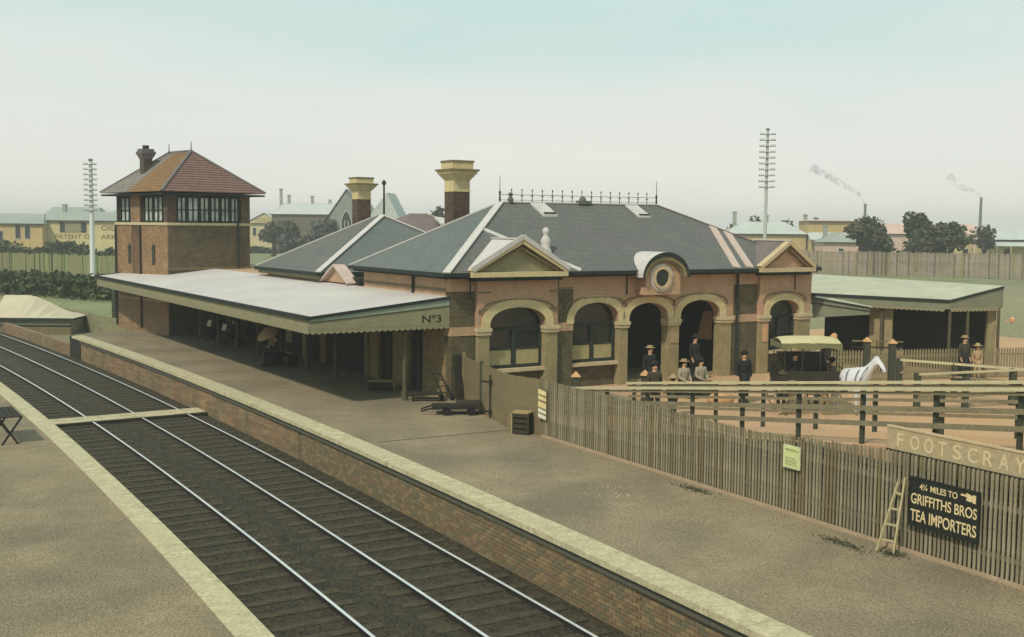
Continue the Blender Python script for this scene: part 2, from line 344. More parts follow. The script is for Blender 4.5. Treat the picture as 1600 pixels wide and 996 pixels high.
# ---- brick wall of the far platform
t = thing('platform_wall', 'brown brick retaining wall under the coping of the far platform', 'wall', P(2.45, 31, -1.25))
def rel(mb, t):
    b = t.location; mb.v = [tuple(Vector(v)-b) for v in mb.v]; return mb
mb = MB(); ringbox(mb, 2.37, 2.452, 26.0, 31.8, -1.25, -.2, 60); rel(mb, t).build('mortar_backing', M['mortar'], t)
mb = MB(); ringbox(mb, 2.34, 2.452, 31.8, 35.27, -1.25, -.2, 60); ringbox(mb, 2.30, 2.55, 35.52, 40.5, -1.25, -.50, 60); rel(mb, t).build('far_brickwork', M['brickwall'], t)
mb = MB(); ringbox(mb, 2.27, 2.452, 26.0, 35.27, -.25, -.09, 60); rel(mb, t).build('grimy_shade_corbel', M['coping2'], t)  # grimy band, with the shade under the coping put into its colour
mb = MB(); ringbox(mb, 2.30, 2.46, 35.27, 35.52, -1.2, -.02, 4); rel(mb, t).build('culvert_opening', M['darkwood'], t)
BW, BH = .232, .082
bmesh_shared = []
for mm in ('b1', 'b2', 'b3', 'b4'):
    q = MB(); q.box(-.035, .06, -BW/2+.006, BW/2-.006, -BH/2+.006, BH/2-.006); bmesh_shared.append(q.mesh('brick', M[mm]))
stuff = MB(); cnt = 0; ncourse = 12
dphi = BW/MPD
bricks = []
for r in range(ncourse):
    z = -1.235+BH*(r+.5)
    i = 0; ph = 28.6+(dphi/2 if r % 2 else 0)
    while ph < 31.75:
        bricks.append((ph, z)); ph += dphi
vis = sorted(b for b in bricks if b[0] > 29.75)
single = set(vis[:300])
for ph, z in bricks:
    p = P(2.35+random.uniform(-.004, .004), ph, z)-t.location
    if (ph, z) in single:
        link('brick', random.choice(bmesh_shared), t, p, (0, 0, math.radians(ph)))
    else:
        q = MB(); q.box(-.02, .04, -BW/2+.006, BW/2-.006, -BH/2+.006, BH/2-.006)
        a = math.radians(ph); ca, sa = math.cos(a), math.sin(a)
        stuff.add([(x*ca-y*sa+p.x, x*sa+y*ca+p.y, zz+p.z) for x, y, zz in q.v], q.f, random.choice((0, 1, 2, 3)))
o = stuff.build('brick_courses', [M['b1'], M['b2'], M['b3'], M['b4']], t); o['kind'] = 'stuff'
# near platform wall (seen only from other positions)
mb = MB(); ringbox(mb, -4.05, -3.95, 26, 36, -1.25, -.1, 60); t = setp(mb.build('near_platform_wall', M['brickwall']), 'brick face below the near platform coping beside the left rail', 'wall')
# ---- timber crossing beam over the tracks
t = thing('track_crossing', 'pale flat timber walkway laid across both tracks', 'crossing', P(-.6, 32.95, -1.1))
for i in range(4):
    mb = MB(); a = 32.90+i*.034; ringbox(mb, -3.9, 2.3, a, a+.031, -1.16, -.985-(.004*(i % 2)), 3); rel(mb, t).build('plank', M['coping'], t)
mb = MB(); ringbox(mb, -3.9, 2.3, 32.885, 32.899, -1.17, -1.0, 3); rel(mb, t).build('side_shade_strip', M['darkwood'], t)  # dark strip: shade along the near side of the planks put into colour
# loose ballast stones on the near part of the track bed
mb = MB(); rb_ = random.Random(3)
for i in range(26000):
    ph = 28.9+5.2*rb_.random()**1.5; off = rb_.uniform(-3.9, 2.4); k = rb_.uniform(.014, .034); c = P(off, ph, -1.122+rb_.uniform(-.006, .008)); a = rb_.uniform(0, 6.28)
    pts_ = [c+Vector((k*math.cos(a+t_), k*math.sin(a+t_)*rb_.uniform(.6, 1), -.01)) for t_ in (0, 2.1, 4.2)]+[c+Vector((rb_.uniform(-.3, .3)*k, rb_.uniform(-.3, .3)*k, k*.8))]
    mb.add(pts_, [(0, 1, 3), (1, 2, 3), (2, 0, 3)], rb_.randrange(3))
me_ = bpy.data.meshes.new('ballast_stones'); me_.from_pydata(mb.v, [], mb.f); [me_.materials.append(x_) for x_ in (mat('stone_brown', (78,68,50), grain=.1), mat('stone_dark', (52,48,38), grain=.1), mat('stone_pale', (96,86,66), grain=.1))]
me_.polygons.foreach_set('material_index', mb.mi); setp(link('ballast_stones', me_), 'loose brown ballast stones scattered over the near track bed', 'ballast', kind='stuff')
# ---- tracks
sl_me = MB().box(-1.3, 1.3, -.12, .12, -.06, .012).mesh('sleeper', M['sleeper'])
def track(label, oa, ob):
    c = P((oa+ob)/2, 31, -1.15); t = thing('railway_track', label, 'railway track', c)
    for o_ in (oa, ob):
        mb = MB(); ringbox(mb, o_-.030, o_+.030, 25.5, 40.5, -1.035, -1.0, 140, 0); ringbox(mb, o_-.009, o_+.009, 25.5, 40.5, -1.13, -1.035, 140, 1); ringbox(mb, o_-.065, o_+.065, 25.5, 40.5, -1.15, -1.128, 140, 1)
        ringbox(mb, o_-.032, o_-.030, 25.5, 40.5, -1.035, -1.006, 140, 1); ringbox(mb, o_+.030, o_+.032, 25.5, 40.5, -1.035, -1.006, 140, 1)
        rel(mb, t).build('rail', [M['rail'], M['railside']], t)
    ph = 28.6; k = 0
    while ph < 38.5:
        q = P((oa+ob)/2, ph+random.uniform(-.002, .002), -1.116+random.uniform(-.008, .006))-c
        link('sleeper', sl_me, t, q, (0, 0, math.radians(ph)+random.uniform(-.012, .012))); ph += .70/MPD; k += 1
track('railway track nearest the brick platform wall, two bright rails', 0, 1.6)
track('railway track beside the near left platform, one bright rail showing', -3.32, -1.66)

# ================================================================== palings fence along the platform
def ptop(ph):      # height of the paling tops
    for a, b in (((31.14, 1.55), (30.6, 1.55)), ((30.6, 1.55), (30.1, 1.52)), ((30.1, 1.52), (29.66, 1.76)), ((29.66, 1.76), (28, 1.78))):
        if a[0] >= ph >= b[0]: return a[1]+(b[1]-a[1])*(a[0]-ph)/(a[0]-b[0])
    return 1.55
base = P(7.45, 30, 0)
t = thing('paling_fence', 'long weathered timber paling fence between the platform and the ramp', 'fence', base)
pk = {}
ph = 31.13; k = 0
while ph > 28.62 and k < 290:
    h = round(ptop(ph)*25)/25
    if h not in pk:
        pk[h] = [MB().hexa([(-.011,-.026,0),(.011,-.026,0),(.011,.026,0),(-.011,.026,0)], [(-.011,-.026,h-.03),(.011,-.026,h-.03),(.011,.026,h-.03),(-.011,.026,h-.03)]).hexa([(-.011,-.026,h-.03),(.011,-.026,h-.03),(.011,.026,h-.03),(-.011,.026,h-.03)], [(-.011,-.012,h),(.011,-.012,h),(.011,.012,h),(-.011,.012,h)]).mesh('paling', M[m_]) for m_ in ('picket', 'picket', 'picket2', 'board', 'picket2')]
    link('paling', random.choice(pk[h]), t, P(7.43+random.uniform(-.004, .004), ph, .03)-base, (random.uniform(-.006, .006), random.uniform(-.004, .004), math.radians(ph)))
    ph -= .0905/MPD; k += 1
mb = MB(); ringbox(mb, 7.46, 7.50, 28.5, 31.13, .35, .43, 30); rel(mb, t).build('back_rail', M['picket'], t)
mb = MB(); ringbox(mb, 7.46, 7.50, 28.5, 31.13, 1.2, 1.28, 30); rel(mb, t).build('back_rail', M['picket'], t)
mb = MB(); ringbox(mb, 7.36, 7.42, 28.5, 31.13, 0, .07, 30); rel(mb, t).build('gravel_board', M['kerbpink'], t)
ph = 31.12
while ph > 28.6:
    link('post', MB().box(-.05, .05, -.05, .05, 0, ptop(ph)-.05).mesh('post', M['picket']), t, P(7.56, ph, 0)-base, (0, 0, math.radians(ph))); ph -= 2.4/MPD
# boarded screen fence between the station corner and the palings
pts = [Vector((-1.60, 37.15, 0)), Vector((-.93, 34.46, 0)), Vector((-.16, 32.04, 0)), Vector((.86, 30.66, 0))]
t = thing('board_fence', 'tan boarded screen fence beside the station corner with double gate', 'fence', pts[1])
hs = [1.45, 1.55, 1.55, 1.58]
bm_ = MB().box(-.068, .068, -.012, .012, 0, 1).mesh('board', M['board'])
for s_ in range(3):
    a, b = pts[s_], pts[s_+1]; d = b-a; Ln = d.length; nb = int(Ln/.14); ang = math.atan2(d.y, d.x)
    for i in range(nb):
        f = (i+.5)/nb; o = link('board', bm_, t, a+d*f-t.location, (0, 0, ang)); o.scale = (Ln/nb/.14, 1, hs[s_]+(hs[s_+1]-hs[s_])*f+random.uniform(-.01, .01))
    mb = MB(); nrm = Vector((d.y, -d.x, 0)).normalized()*-.03
    for z in (.35, 1.25): mb.bar(a+nrm+Vector((0, 0, z)), b+nrm+Vector((0, 0, z)), .05, .09)
    rel(mb, t).build('back_rail', M['board'], t)
for p, h in ((pts[0], 1.6), (pts[1], 1.62), (pts[2], 1.6), (pts[3], 1.66)):
    MB().box(-.06, .06, -.06, .06, 0, h).build('post', M['postdark'] if p is pts[1] else M['board'], t, p-t.location)
mb = MB(); c = pts[1]+(pts[2]-pts[1])*.45+Vector((-.06, -.04, 0))
mb.tube(c+Vector((0, 0, .05)), c+Vector((0, 0, 1.35)), .022); 
for z in (1.12, .22):
    mb.bar(c+Vector((-.28, .06, z+.03)), c+Vector((.30, -.12, z-.03)), .04, .05); mb.bar(c+Vector((0, 0, z-.09)), c+Vector((0, 0, z+.09)), .07, .07)
rel(mb, t).build('drop_bolt', M['iron'], t)
# poster at the end of the board fence
A = P(7.38, 31.151, 0); B = P(7.38, 31.075, 0); d = (B-A); ang = math.atan2(d.y, d.x)
t = thing('poster', 'tall banded cream and white poster at the left end of the palings', 'poster', A, ang)
MB().box(0, .44, -.03, -.01, .5, 1.36).build('backing', M['board'], t)
for i, (z0, z1, m_) in enumerate(((1.2, 1.34, 'posterc'), (1.05, 1.16, 'posterc'), (.84, 1.0, 'posterc'), (.70, .80, 'posterw'), (.55, .66, 'posterw'))):
    MB().hexa([(.02,-.036,z0),(.42,-.036,z0-.03),(.42,-.031,z0-.03),(.02,-.031,z0)], [(.02,-.036,z1),(.42,-.036,z1-.05),(.42,-.031,z1-.05),(.02,-.031,z1)]).build('colour_band', M[m_], t)
# green notice
A = P(7.38, 29.988, 0); ang = head(29.95)+math.pi
t = thing('notice_board', 'small pale green printed notice fixed on the palings', 'notice', A, ang)
MB().box(0, .48, -.03, -.008, .97, 1.44).build('border', M['noticew'], t); MB().box(.04, .44, -.034, -.031, 1.0, 1.41).build('panel', M['notice'], t)
mb = MB()
for i, z in enumerate((1.36, 1.335, 1.18, 1.13, 1.09, 1.05)): 
    x = .07
    while x < (.40 if i % 2 else .36): 
        q = random.uniform(.02, .05); mb.box(x, x+q, -.038, -.0345, z-.006, z+.006); x += q+.012
mb.build('print_lines', M['noticet'], t)
# black advertising sign
A = P(7.37, 29.592, 0); ang = head(29.5)+math.pi
t = thing('advertising_sign', 'black enamel tea importers sign with cream lettering on the palings', 'sign', A, ang)
MB().box(0, 1.46, -.04, -.01, .54, 1.43).build('panel', M['signb'], t)
mb = MB()
for a_ in ((0, 1.46, .54, .565), (0, 1.46, 1.405, 1.43), (0, .025, .565, 1.405), (1.435, 1.46, .565, 1.405)): mb.box(a_[0], a_[1], -.05, -.04, a_[2], a_[3])
mb.build('frame', M['iron'], t)
RX = (math.pi/2, 0, 0)
text('lettering', '4\u00bc MILES TO', .155, M['signw'], t, (.22, -.041, 1.225), RX, .003, width=.80)
text('maker_lettering', 'GRIFFITHS BROS', .26, M['signw'], t, (.04, -.041, .955), RX, .003, width=1.38)
text('lettering', 'TEA IMPORTERS', .25, M['signw'], t, (.04, -.041, .645), RX, .003, width=1.38)
for o in t.children:
    if o.name.startswith('lettering') and o.location.z < 1.2:
        for v in o.data.vertices: v.co.y *= 1.15
mb = MB()   # pointing hand: cuff, palm, index finger, folded fingers
mb.box(1.33, 1.39, -.046, -.041, 1.22, 1.36); mb.box(1.23, 1.325, -.046, -.041, 1.235, 1.345); mb.box(1.09, 1.23, -.046, -.041, 1.305, 1.34)
for i in range(3): mb.box(1.20, 1.229, -.046, -.041, 1.24+i*.021, 1.257+i*.021)
mb.hexa([(1.2, -.046, 1.345), (1.29, -.046, 1.345), (1.29, -.041, 1.345), (1.2, -.041, 1.345)], [(1.19, -.046, 1.37), (1.22, -.046, 1.37), (1.22, -.041, 1.37), (1.19, -.041, 1.37)])
mb.build('pointing_hand', M['signw'], t)
# station nameboard
A = P(7.52, 29.675, 0)
t = thing('station_nameboard', 'long faded cream station nameboard on top of the palings', 'sign', A, head(29.5)+math.pi)
MB().box(-.02, 4.2, -.03, .03, 1.80, 2.2).build('board', M['name'], t)
MB().box(-.02, 4.2, -.045, .045, 2.2, 2.23).build('top_moulding', M['creamp'], t); MB().box(-.02, 4.2, -.045, .045, 1.755, 1.80).build('bottom_moulding', M['darkwood'], t)
x = .22
for ch, wd in zip('FOOTSCRAY', (.2, .27, .27, .24, .24, .27, .27, .27, .27)):
    text('letter', ch, .36, M['nameL'], t, (x, -.031, 1.87), RX, .004, width=wd*.72); x += .305
for x in (.9, 2.3): MB().box(x-.04, x+.04, .035, .11, 0, 2.15).build('post', M['postdark'], t)
# ladder leaning on the palings
f0 = P(6.95, 29.636, 0); f1 = P(7.05, 29.600, 0)
t = thing('ladder', 'short pale wooden ladder leaning on the palings left of the black sign', 'ladder', f0)
tp = P(7.40, 29.630, 1.25)-f0; tq = P(7.40, 29.612, 1.25)-f0; fb = f1-f0
MB().bar((0, 0, 0), tp, .035, .045).build('stile', M['ladder'], t); MB().bar(fb, tq+Vector((0, 0, .1)), .035, .045).build('stile', M['ladder'], t)
for f in (.18, .40, .62, .84): MB().bar(Vector((0, 0, 0)).lerp(tp, f), fb.lerp(tq, f), .03, .035).build('rung', M['ladder'], t)
# dark scatter and weeds at the foot of the fence
for lab, off, p_, ln in (('dark scatter on the platform left of the ladder', 6.75, 29.71, 1.3), ('dark weed patch against the gravel board mid fence', 7.05, 30.28, 1.2), ('small weed clump around the ladder feet', 7.05, 29.6, .5)):
    mb = MB()
    for i in range(260):
        c = P(off+random.gauss(0, .09), p_+random.gauss(0, ln/4)/MPD, .012); r = random.uniform(.012, .035); a = random.uniform(0, 6.3)
        mb.add([c+Vector((r*math.cos(a), r*math.sin(a), 0)), c+Vector((-r*math.sin(a), r*math.cos(a), .004)), c+Vector((-r*.6*math.cos(a), -r*.6*math.sin(a), random.uniform(.01, .045)))], [(0, 1, 2)])
    setp(mb.build('weeds', M['leaf1']), lab, 'weeds', kind='stuff')

mb = MB()
for i in range(46):
    c = P(5.3+random.gauss(0, .25), 30.35+random.gauss(0, .06), .012); k = random.uniform(.012, .035); a = random.uniform(0, 6)
    mb.add([c+Vector((k*math.cos(a), k*math.sin(a), 0)), c+Vector((-k*math.sin(a), k*math.cos(a), 0)), c+Vector((-k*math.cos(a), -k*math.sin(a), 0)), c+Vector((0, 0, k*.6))], [(0, 1, 3), (1, 2, 3), (2, 0, 3)])
setp(mb.build('pale_chips', M['creamp']), 'small scatter of pale chips in the middle of the far platform', 'litter', kind='stuff')
# ================================================================== ramp with two post and rail fences
zr = lambda ph: max(.004, (31.35-ph)*1.05)
mb = MB(); ringbox(mb, 8.0, 10.4, 27.8, 31.35, -.1, zr, 40); setp(mb.build('ramp', M['dirt']), kind='structure')
mb = MB(); ringbox(mb, 7.62, 7.99, 27.8, 31.12, -.05, lambda q: min(max(zr(q)-.02, .03), 1.40), 40); setp(mb.build('ramp_gap_backing', M['darkin']), 'added dark backing sheet along the ramp side behind the palings', 'boarding')  # dark sheet added so the shaded gaps between palings read dark
def railfence(label, off, p0, step, cnt_, hs, group, mp):
    b = P(off, p0, 0); t = thing('post_and_rail_fence', label, 'fence', b, 0, group)
    for i in range(cnt_):
        ph = p0-i*step; z = zr(ph)
        link('post', MB().box(-.038, .038, -.038, .038, -.05, 1.10).mesh('post', mp), t, P(off, ph, z)-b, (0, 0, math.radians(ph)))
    for j, (h, tk, wd, m_) in enumerate(hs):
        mb = MB(); ringbox(mb, off-.075-wd, off-.075, p0-(cnt_-1)*step, p0+.02, lambda q: zr(q)+h-tk/2, lambda q: zr(q)+h+tk/2, 24); rel(mb, t).build('rail', M[m_], t)
    return t
hs = [(1.10, .06, .10, 'railcream'), (1.02, .05, .06, 'railbrown'), (.72, .10, .03, 'railbrown'), (.42, .10, .03, 'railbrown')]
railfence('cream topped ramp fence directly behind the palings', 8.15, 31.10, .2125, 12, hs, None, M['postdark'])
hs2 = [(1.10, .06, .10, 'railcream'), (1.02, .05, .06, 'railbrown'), (.72, .07, .03, 'railbrown'), (.42, .07, .03, 'railbrown')]
railfence('cream topped ramp fence on the street side of the ramp', 10.25, 31.08, .2127, 12, hs2, None, M['postdark'])

# ================================================================== STATION BUILDING (local frame u along street front, v away from camera, z up)
TH = math.radians(32)
C0 = Vector((-2.0225, 37.1247, 0))
def W(u, v, z=0.): return Vector((C0.x+u*math.cos(TH)-v*math.sin(TH), C0.y+u*math.sin(TH)+v*math.cos(TH), z))
ST = thing('station_building', 'brick and peach station with arched porch and hipped slate roof', 'station', C0, TH)
EZ = 4.18
# arch bay: piers below spring line + spandrel above with an elliptical soffit
def arch_pts(a0, a1, zs, rise, n=16):
    c = (a0+a1)/2; r = (a1-a0)/2
    return [(c-r*math.cos(math.pi*i/n), zs+rise*math.sin(math.pi*i/n)**.72) for i in range(n+1)]
def spandrel(u0, u1, a0, a1, zs, rise, zt, y0, y1, m_, nm='upper_wall'):
    mb = MB(); ap = arch_pts(a0, a1, zs, rise)
    for y in (y0, y1):
        for i in range(len(ap)-1):
            (xa, za), (xb, zb) = ap[i], ap[i+1]; mb.add([(xa, y, za), (xb, y, zb), (xb, y, zt), (xa, y, zt)], [(0, 1, 2, 3)])
    for i in range(len(ap)-1):
        (xa, za), (xb, zb) = ap[i], ap[i+1]; mb.add([(xa, y0, za), (xb, y0, zb), (xb, y1, zb), (xa, y1, za)], [(0, 1, 2, 3)])
    mb.add([(a0, y0, zt), (a1, y0, zt), (a1, y1, zt), (a0, y1, zt)], [(0, 1, 2, 3)])
    if a0 > u0: mb.box(u0, a0, y0, y1, zs, zt)
    if u1 > a1: mb.box(a1, u1, y0, y1, zs, zt)
    return mb.build(nm, m_, ST)
def archivolt(a0, a1, zs, rise, wd, y0, y1, m_, nm='arch_moulding'):
    mb = MB(); i_ = arch_pts(a0, a1, zs, rise); o_ = arch_pts(a0-wd, a1+wd, zs, rise+wd*.9)
    for i in range(len(i_)-1):
        a, b, c, d = i_[i], i_[i+1], o_[i+1], o_[i]
        mb.add([(a[0], y0, a[1]), (b[0], y0, b[1]), (c[0], y0, c[1]), (d[0], y0, d[1]), (a[0], y1, a[1]), (b[0], y1, b[1]), (c[0], y1, c[1]), (d[0], y1, d[1])], [(0,1,2,3), (3,2,6,7), (0,1,5,4)])
    return mb.build(nm, m_, ST)
ZS = 2.36
def pier(u0, u1, y0, y1, brick=None, band=True, z1=ZS):
    MB().box(u0, u1, y0, y1, 0, 2.12).build('pier', brick or M['stonelow'], ST)
    MB().box(u0-.04, u1+.04, y0-.05, y1, 2.12, 2.24).build('impost', M['creamp'], ST)
    MB().box(u0-.07, u1+.07, y0-.08, y1, 2.24, 2.36).build('impost', M['cream'], ST)
def pilaster(u0, u1, y0, y1):
    MB().box(u0, u1, y0, y1, 0, 2.12).build('brick_pilaster', M['dbrick'], ST)
    MB().box(u0, u1, y0-.02, y1, 2.12, 2.42).build('string_band', M['peach'], ST)
    MB().box(u0, u1, y0, y1, 2.42, 3.62).build('brick_pilaster', M['dbrick'], ST)
    MB().box(u0, u1, y0-.01, y1, 3.62, EZ).build('upper_wall', M['peach'], ST)
pilaster(0, .9, 0, .4); pilaster(4.2, 4.96, .0, .4); pilaster(12.69, 13.97, 0, .4)
# front bays
spandrel(.9, 4.2, 1.39, 3.7, ZS, .68, EZ-.1, -.15, .3, M['peach']); archivolt(1.39, 3.7, ZS, .68, .32, -.19, -.13, M['yellowc'])
pier(.94, 1.39, -.15, .3, M['stonelow']); pier(3.7, 4.2, -.15, .3)
spandrel(4.96, 7.25, 4.98, 7.02, ZS, .74, EZ, 0, .4, M['peach']); archivolt(4.98, 7.02, ZS, .74, .30, -.04, .0, M['yellowc'])
spandrel(7.25, 9.66, 7.48, 9.35, ZS, .66, EZ, 0, .4, M['peach']); archivolt(7.48, 9.35, ZS, .66, .30, -.04, .0, M['yellowc'])
spandrel(9.66, 12.69, 9.96, 12.01, ZS, .70, EZ, 0, .4, M['peach']); archivolt(9.96, 12.01, ZS, .70, .30, -.04, .0, M['yellowc'])
pier(7.06, 7.46, 0, .4); pier(9.39, 9.93, 0, .4); pier(12.05, 12.62, 0, .4)
spandrel(13.97, 16.87, 14.5, 16.2, ZS, .60, EZ-.1, -.15, .3, M['peach']); archivolt(14.5, 16.2, ZS, .60, .28, -.19, -.13, M['yellowc'])
pier(14.0, 14.5, -.15, .3); pier(16.2, 16.85, -.15, .3)
# hood string course above arches (thin brown moulding that rises over each arch)
def hood(a0, a1, zs, rise, y, ends=(0, 0)):
    pts_ = [(a0-.34-ends[0], zs+.55)]+[(x, z+.02) for x, z in arch_pts(a0-.34, a1+.34, zs+.5, rise+.1, 14)]+[(a1+.34+ends[1], zs+.55)]
    mb = MB()
    for i in range(len(pts_)-1): mb.bar((pts_[i][0], y, pts_[i][1]), (pts_[i+1][0], y, pts_[i+1][1]), .05, .045)
    mb.build('hood_moulding', M['board'], ST)
hood(1.39, 3.7, ZS, .34, -.165, (.1, .1)); hood(4.98, 7.02, ZS, .32, -.015); hood(7.48, 9.35, ZS, .3, -.015); hood(9.96, 12.01, ZS, .32, -.015); hood(14.5, 16.2, ZS, .3, -.165)
# short dark relief strokes and panels on the frieze
mb = MB()
for u in (.62, 4.28, 7.35, 9.72, 15.9): mb.box(u-.02, u+.02, -.055 if .9 < u < 14 else -.18, -.012 if .9 < u < 14 else -.14, 3.35, 4.05)
mb.build('rainwater_stub', M['gutter'], ST)
mb = MB()
for u in (.95, 3.85): mb.box(u, u+.5, -.18, -.14, 3.55, 3.60); mb.box(u, u+.5, -.18, -.14, 2.95, 3.0)
mb.box(4.25, 4.95, -.03, -.01, 3.64, 3.68); mb.build('frieze_band', M['board'], ST)
# windows in bays 1, 2 and 5
def window(a0, a1, rise, y, blinds=True):
    fr = MB(); w_ = (a0+a1)/2
    fr.box(a0, a0+.09, y, y+.08, .92, 2.3); fr.box(a1-.09, a1, y, y+.08, .92, 2.3); fr.box(w_-.07, w_+.07, y, y+.08, 1.0, 2.22)
    fr.box(a0+.09, a1-.09, y, y+.08, 2.22, 2.32); fr.box(a0+.09, a1-.09, y, y+.08, .92, 1.0); fr.box(a0+.09, w_-.07, y+.005, y+.07, 1.56, 1.62); fr.box(w_+.07, a1-.09, y+.005, y+.07, 1.56, 1.62)
    f = fr.build('window', M['sash'], ST)
    mb = MB(); ap = arch_pts(a0, a1, ZS-.04, rise); mb.add([(x, y+.10, z) for x, z in ap], [tuple(range(len(ap)))]); mb.box(a0, a1, y+.085, y+.095, .92, 2.32); mb.build('glass', M['glass'], f)
    if blinds:
        for p, q in ((a0+.11, w_-.1), (w_+.1, a1-.11)): MB().box(p, q, y+.03, y+.05, 1.02, 1.54).build('blind', M['blind'], f)
    MB().box(a0, a1, y+.02, y+.3, 0, .78).build('window_apron', M['dbrick'], ST); MB().box(a0-.05, a1+.05, y-.2, y+.3, .78, .9).build('window_sill', M['creamp'], ST)
window(1.39, 3.7, .72, .12); window(4.98, 7.02, .74, .25); window(14.5, 16.2, .6, .12, False)
# porch interior: floor, back and side walls
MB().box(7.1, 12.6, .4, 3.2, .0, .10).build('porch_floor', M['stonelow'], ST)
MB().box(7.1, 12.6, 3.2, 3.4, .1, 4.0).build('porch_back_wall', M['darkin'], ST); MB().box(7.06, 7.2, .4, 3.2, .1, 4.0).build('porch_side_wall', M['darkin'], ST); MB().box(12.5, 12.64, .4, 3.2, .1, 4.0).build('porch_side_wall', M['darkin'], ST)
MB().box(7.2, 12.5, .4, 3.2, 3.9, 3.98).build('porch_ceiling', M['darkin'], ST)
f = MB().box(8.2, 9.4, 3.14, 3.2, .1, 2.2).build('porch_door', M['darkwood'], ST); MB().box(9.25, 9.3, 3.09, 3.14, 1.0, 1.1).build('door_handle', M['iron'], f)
MB().hexa([(12.49, 1.0, 1.35), (12.5, 1.0, 1.35), (12.5, 1.9, 1.3), (12.49, 1.9, 1.3)], [(12.49, 1.0, 2.5), (12.5, 1.0, 2.5), (12.5, 1.5, 2.5), (12.49, 1.5, 2.5)]).build('wall_poster', M['peachc'], ST)
MB().box(9.5, 9.9, -.03, -.005, 1.45, 2.1).build('wall_poster', M['tan'], ST); MB().box(14.15, 14.42, -.18, -.155, 1.3, 2.0).build('wall_poster', M['peachc'], ST)
# downpipe
MB().tube((12.82, -.09, .1), (12.82, -.09, 4.1), .05, n=8).build('downpipe', M['gutter'], ST)
# right end, back and inner mass
MB().box(16.47, 16.87, .3, 7.0, 0, EZ).build('end_wall', M['peach'], ST); MB().box(.4, 16.47, 6.7, 7.0, 0, EZ).build('back_wall', M['dbrick'], ST)
# platform side wall with doors; peach above canopy, brick below
v = 0.4
for v0, v1 in ((2.1, 3.26), (4.5, 5.8)):
    MB().box(0, .4, v, v0, 0, 3.35).build('side_wall', M['dbrick2'], ST); MB().box(0, .4, v0, v1, 2.35, 3.35).build('lintel_wall', M['dbrick2'], ST)
    d_ = MB().box(.18, .24, v0, v1, 0, 2.35).build('door', M['darkwood'], ST)
    for a in (v0, (v0+v1)/2-.03, v1-.07): MB().box(.12, .18, a, a+.07, 0, 2.35).build('door_frame', M['postp'], d_)
    v = v1
MB().box(0, .4, v, 7.0, 0, 3.35).build('side_wall', M['dbrick2'], ST)
MB().box(-.02, .4, .4, 7.0, 3.35, EZ).build('upper_wall', M['peach'], ST); MB().box(-.05, -.02, .4, 7.0, 3.62, 3.70).build('string_course', M['board'], ST)
MB().box(-.03, .0, .0, .5, 2.12, 2.42).build('string_band', M['peach'], ST)
MB().tube((-.09, 2.7, 3.4), (-.09, 2.7, 4.1), .05).build('downpipe', M['gutter'], ST)
# ---- main hipped roof
e0, e1, f0_, f1_ = -.45, 17.05, -.45, 7.4; ZR = 6.72; RL, RR, RV = 4.0, 11.55, 3.5; EZ2 = 4.26
E = [(e0, f0_, EZ2), (e1, f0_, EZ2), (e1, f1_, EZ2), (e0, f1_, EZ2)]; RA, RB = (RL, RV, ZR), (RR, RV, ZR+.03)
MB().add([E[0], E[1], RB, RA], [(0, 1, 2, 3)]).add([E[1], E[2], RB], [(0, 1, 2)]).add([E[2], E[3], RA, RB], [(0, 1, 2, 3)]).add([(e0,f0_,EZ2-.02),(e1,f0_,EZ2-.02),(e1,f1_,EZ2-.02),(e0,f1_,EZ2-.02)], [(3, 2, 1, 0)]).build('roof', M['slate'], ST)
MB().add([E[3], E[0], RA, (e0+.02, f0_+.02, EZ2-.02), (e0+.02, f1_-.02, EZ2-.02)], [(0, 1, 2)]).build('roof_slope', M['slate_g'], ST)
mb = MB(); 
for a, b in ((E[0], E[1]), (E[1], E[2]), (E[2], E[3]), (E[3], E[0])):
    if a == E[0]:
        mb.bar(Vector(a)+Vector((0, 0, -.06)), Vector((7.42, f0_, EZ2-.06)), .13, .13); mb.bar(Vector((9.58, f0_, EZ2-.06)), Vector(b)+Vector((0, 0, -.06)), .13, .13); continue
    mb.bar(Vector(a)+Vector((0, 0, -.06)), Vector(b)+Vector((0, 0, -.06)), .13, .13)
mb.build('gutter', M['gutter'], ST)
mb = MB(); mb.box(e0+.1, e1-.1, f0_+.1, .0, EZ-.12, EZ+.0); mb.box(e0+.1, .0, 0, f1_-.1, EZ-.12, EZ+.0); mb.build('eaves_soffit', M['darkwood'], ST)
def strip(p, q, wd, m_, nm='hip_flashing', nrm=None):
    mb = MB(); p = Vector(p)+Vector((0, 0, .02)); q = Vector(q)+Vector((0, 0, .02)); mb.bar(p, q, wd, .05, upv=nrm or (0, 0, 1)); return mb.build(nm, m_, ST)
strip(E[0], RA, .27, M['flash']); strip(E[3], RA, .12, M['flash']); strip(E[1], RB, .13, M['slate_r']); strip(RA, RB, .14, M['flash'], 'ridge_capping')
fn = (0, -.533, .846)
def rp_(u, v, k=.0): return (u, v, EZ2+(v-f0_)*(ZR-EZ2)/(RV-f0_)+k)
strip(rp_(12.45, -.4), rp_(13.45, 2.2), .34, M['flashp'], 'roof_coping', fn); strip(rp_(13.15, -.4), rp_(13.95, 1.9), .34, M['flashp'], 'roof_coping', fn)
# skylights
for u0, u1 in ((5.35, 5.95), (9.92, 10.5)):
    s_ = MB().slab([rp_(u0+.05, 2.65, .09), rp_(u1+.1, 2.65, .09), rp_(u1, 3.42, .07), rp_(u0-.05, 3.42, .07)], .12).build('skylight', M['flash'], ST)
    MB().bar(rp_(u0+.12, 2.70, .13), rp_(u1+.04, 2.70, .13), .07, .05).build('pane_slot', M['glass'], s_)
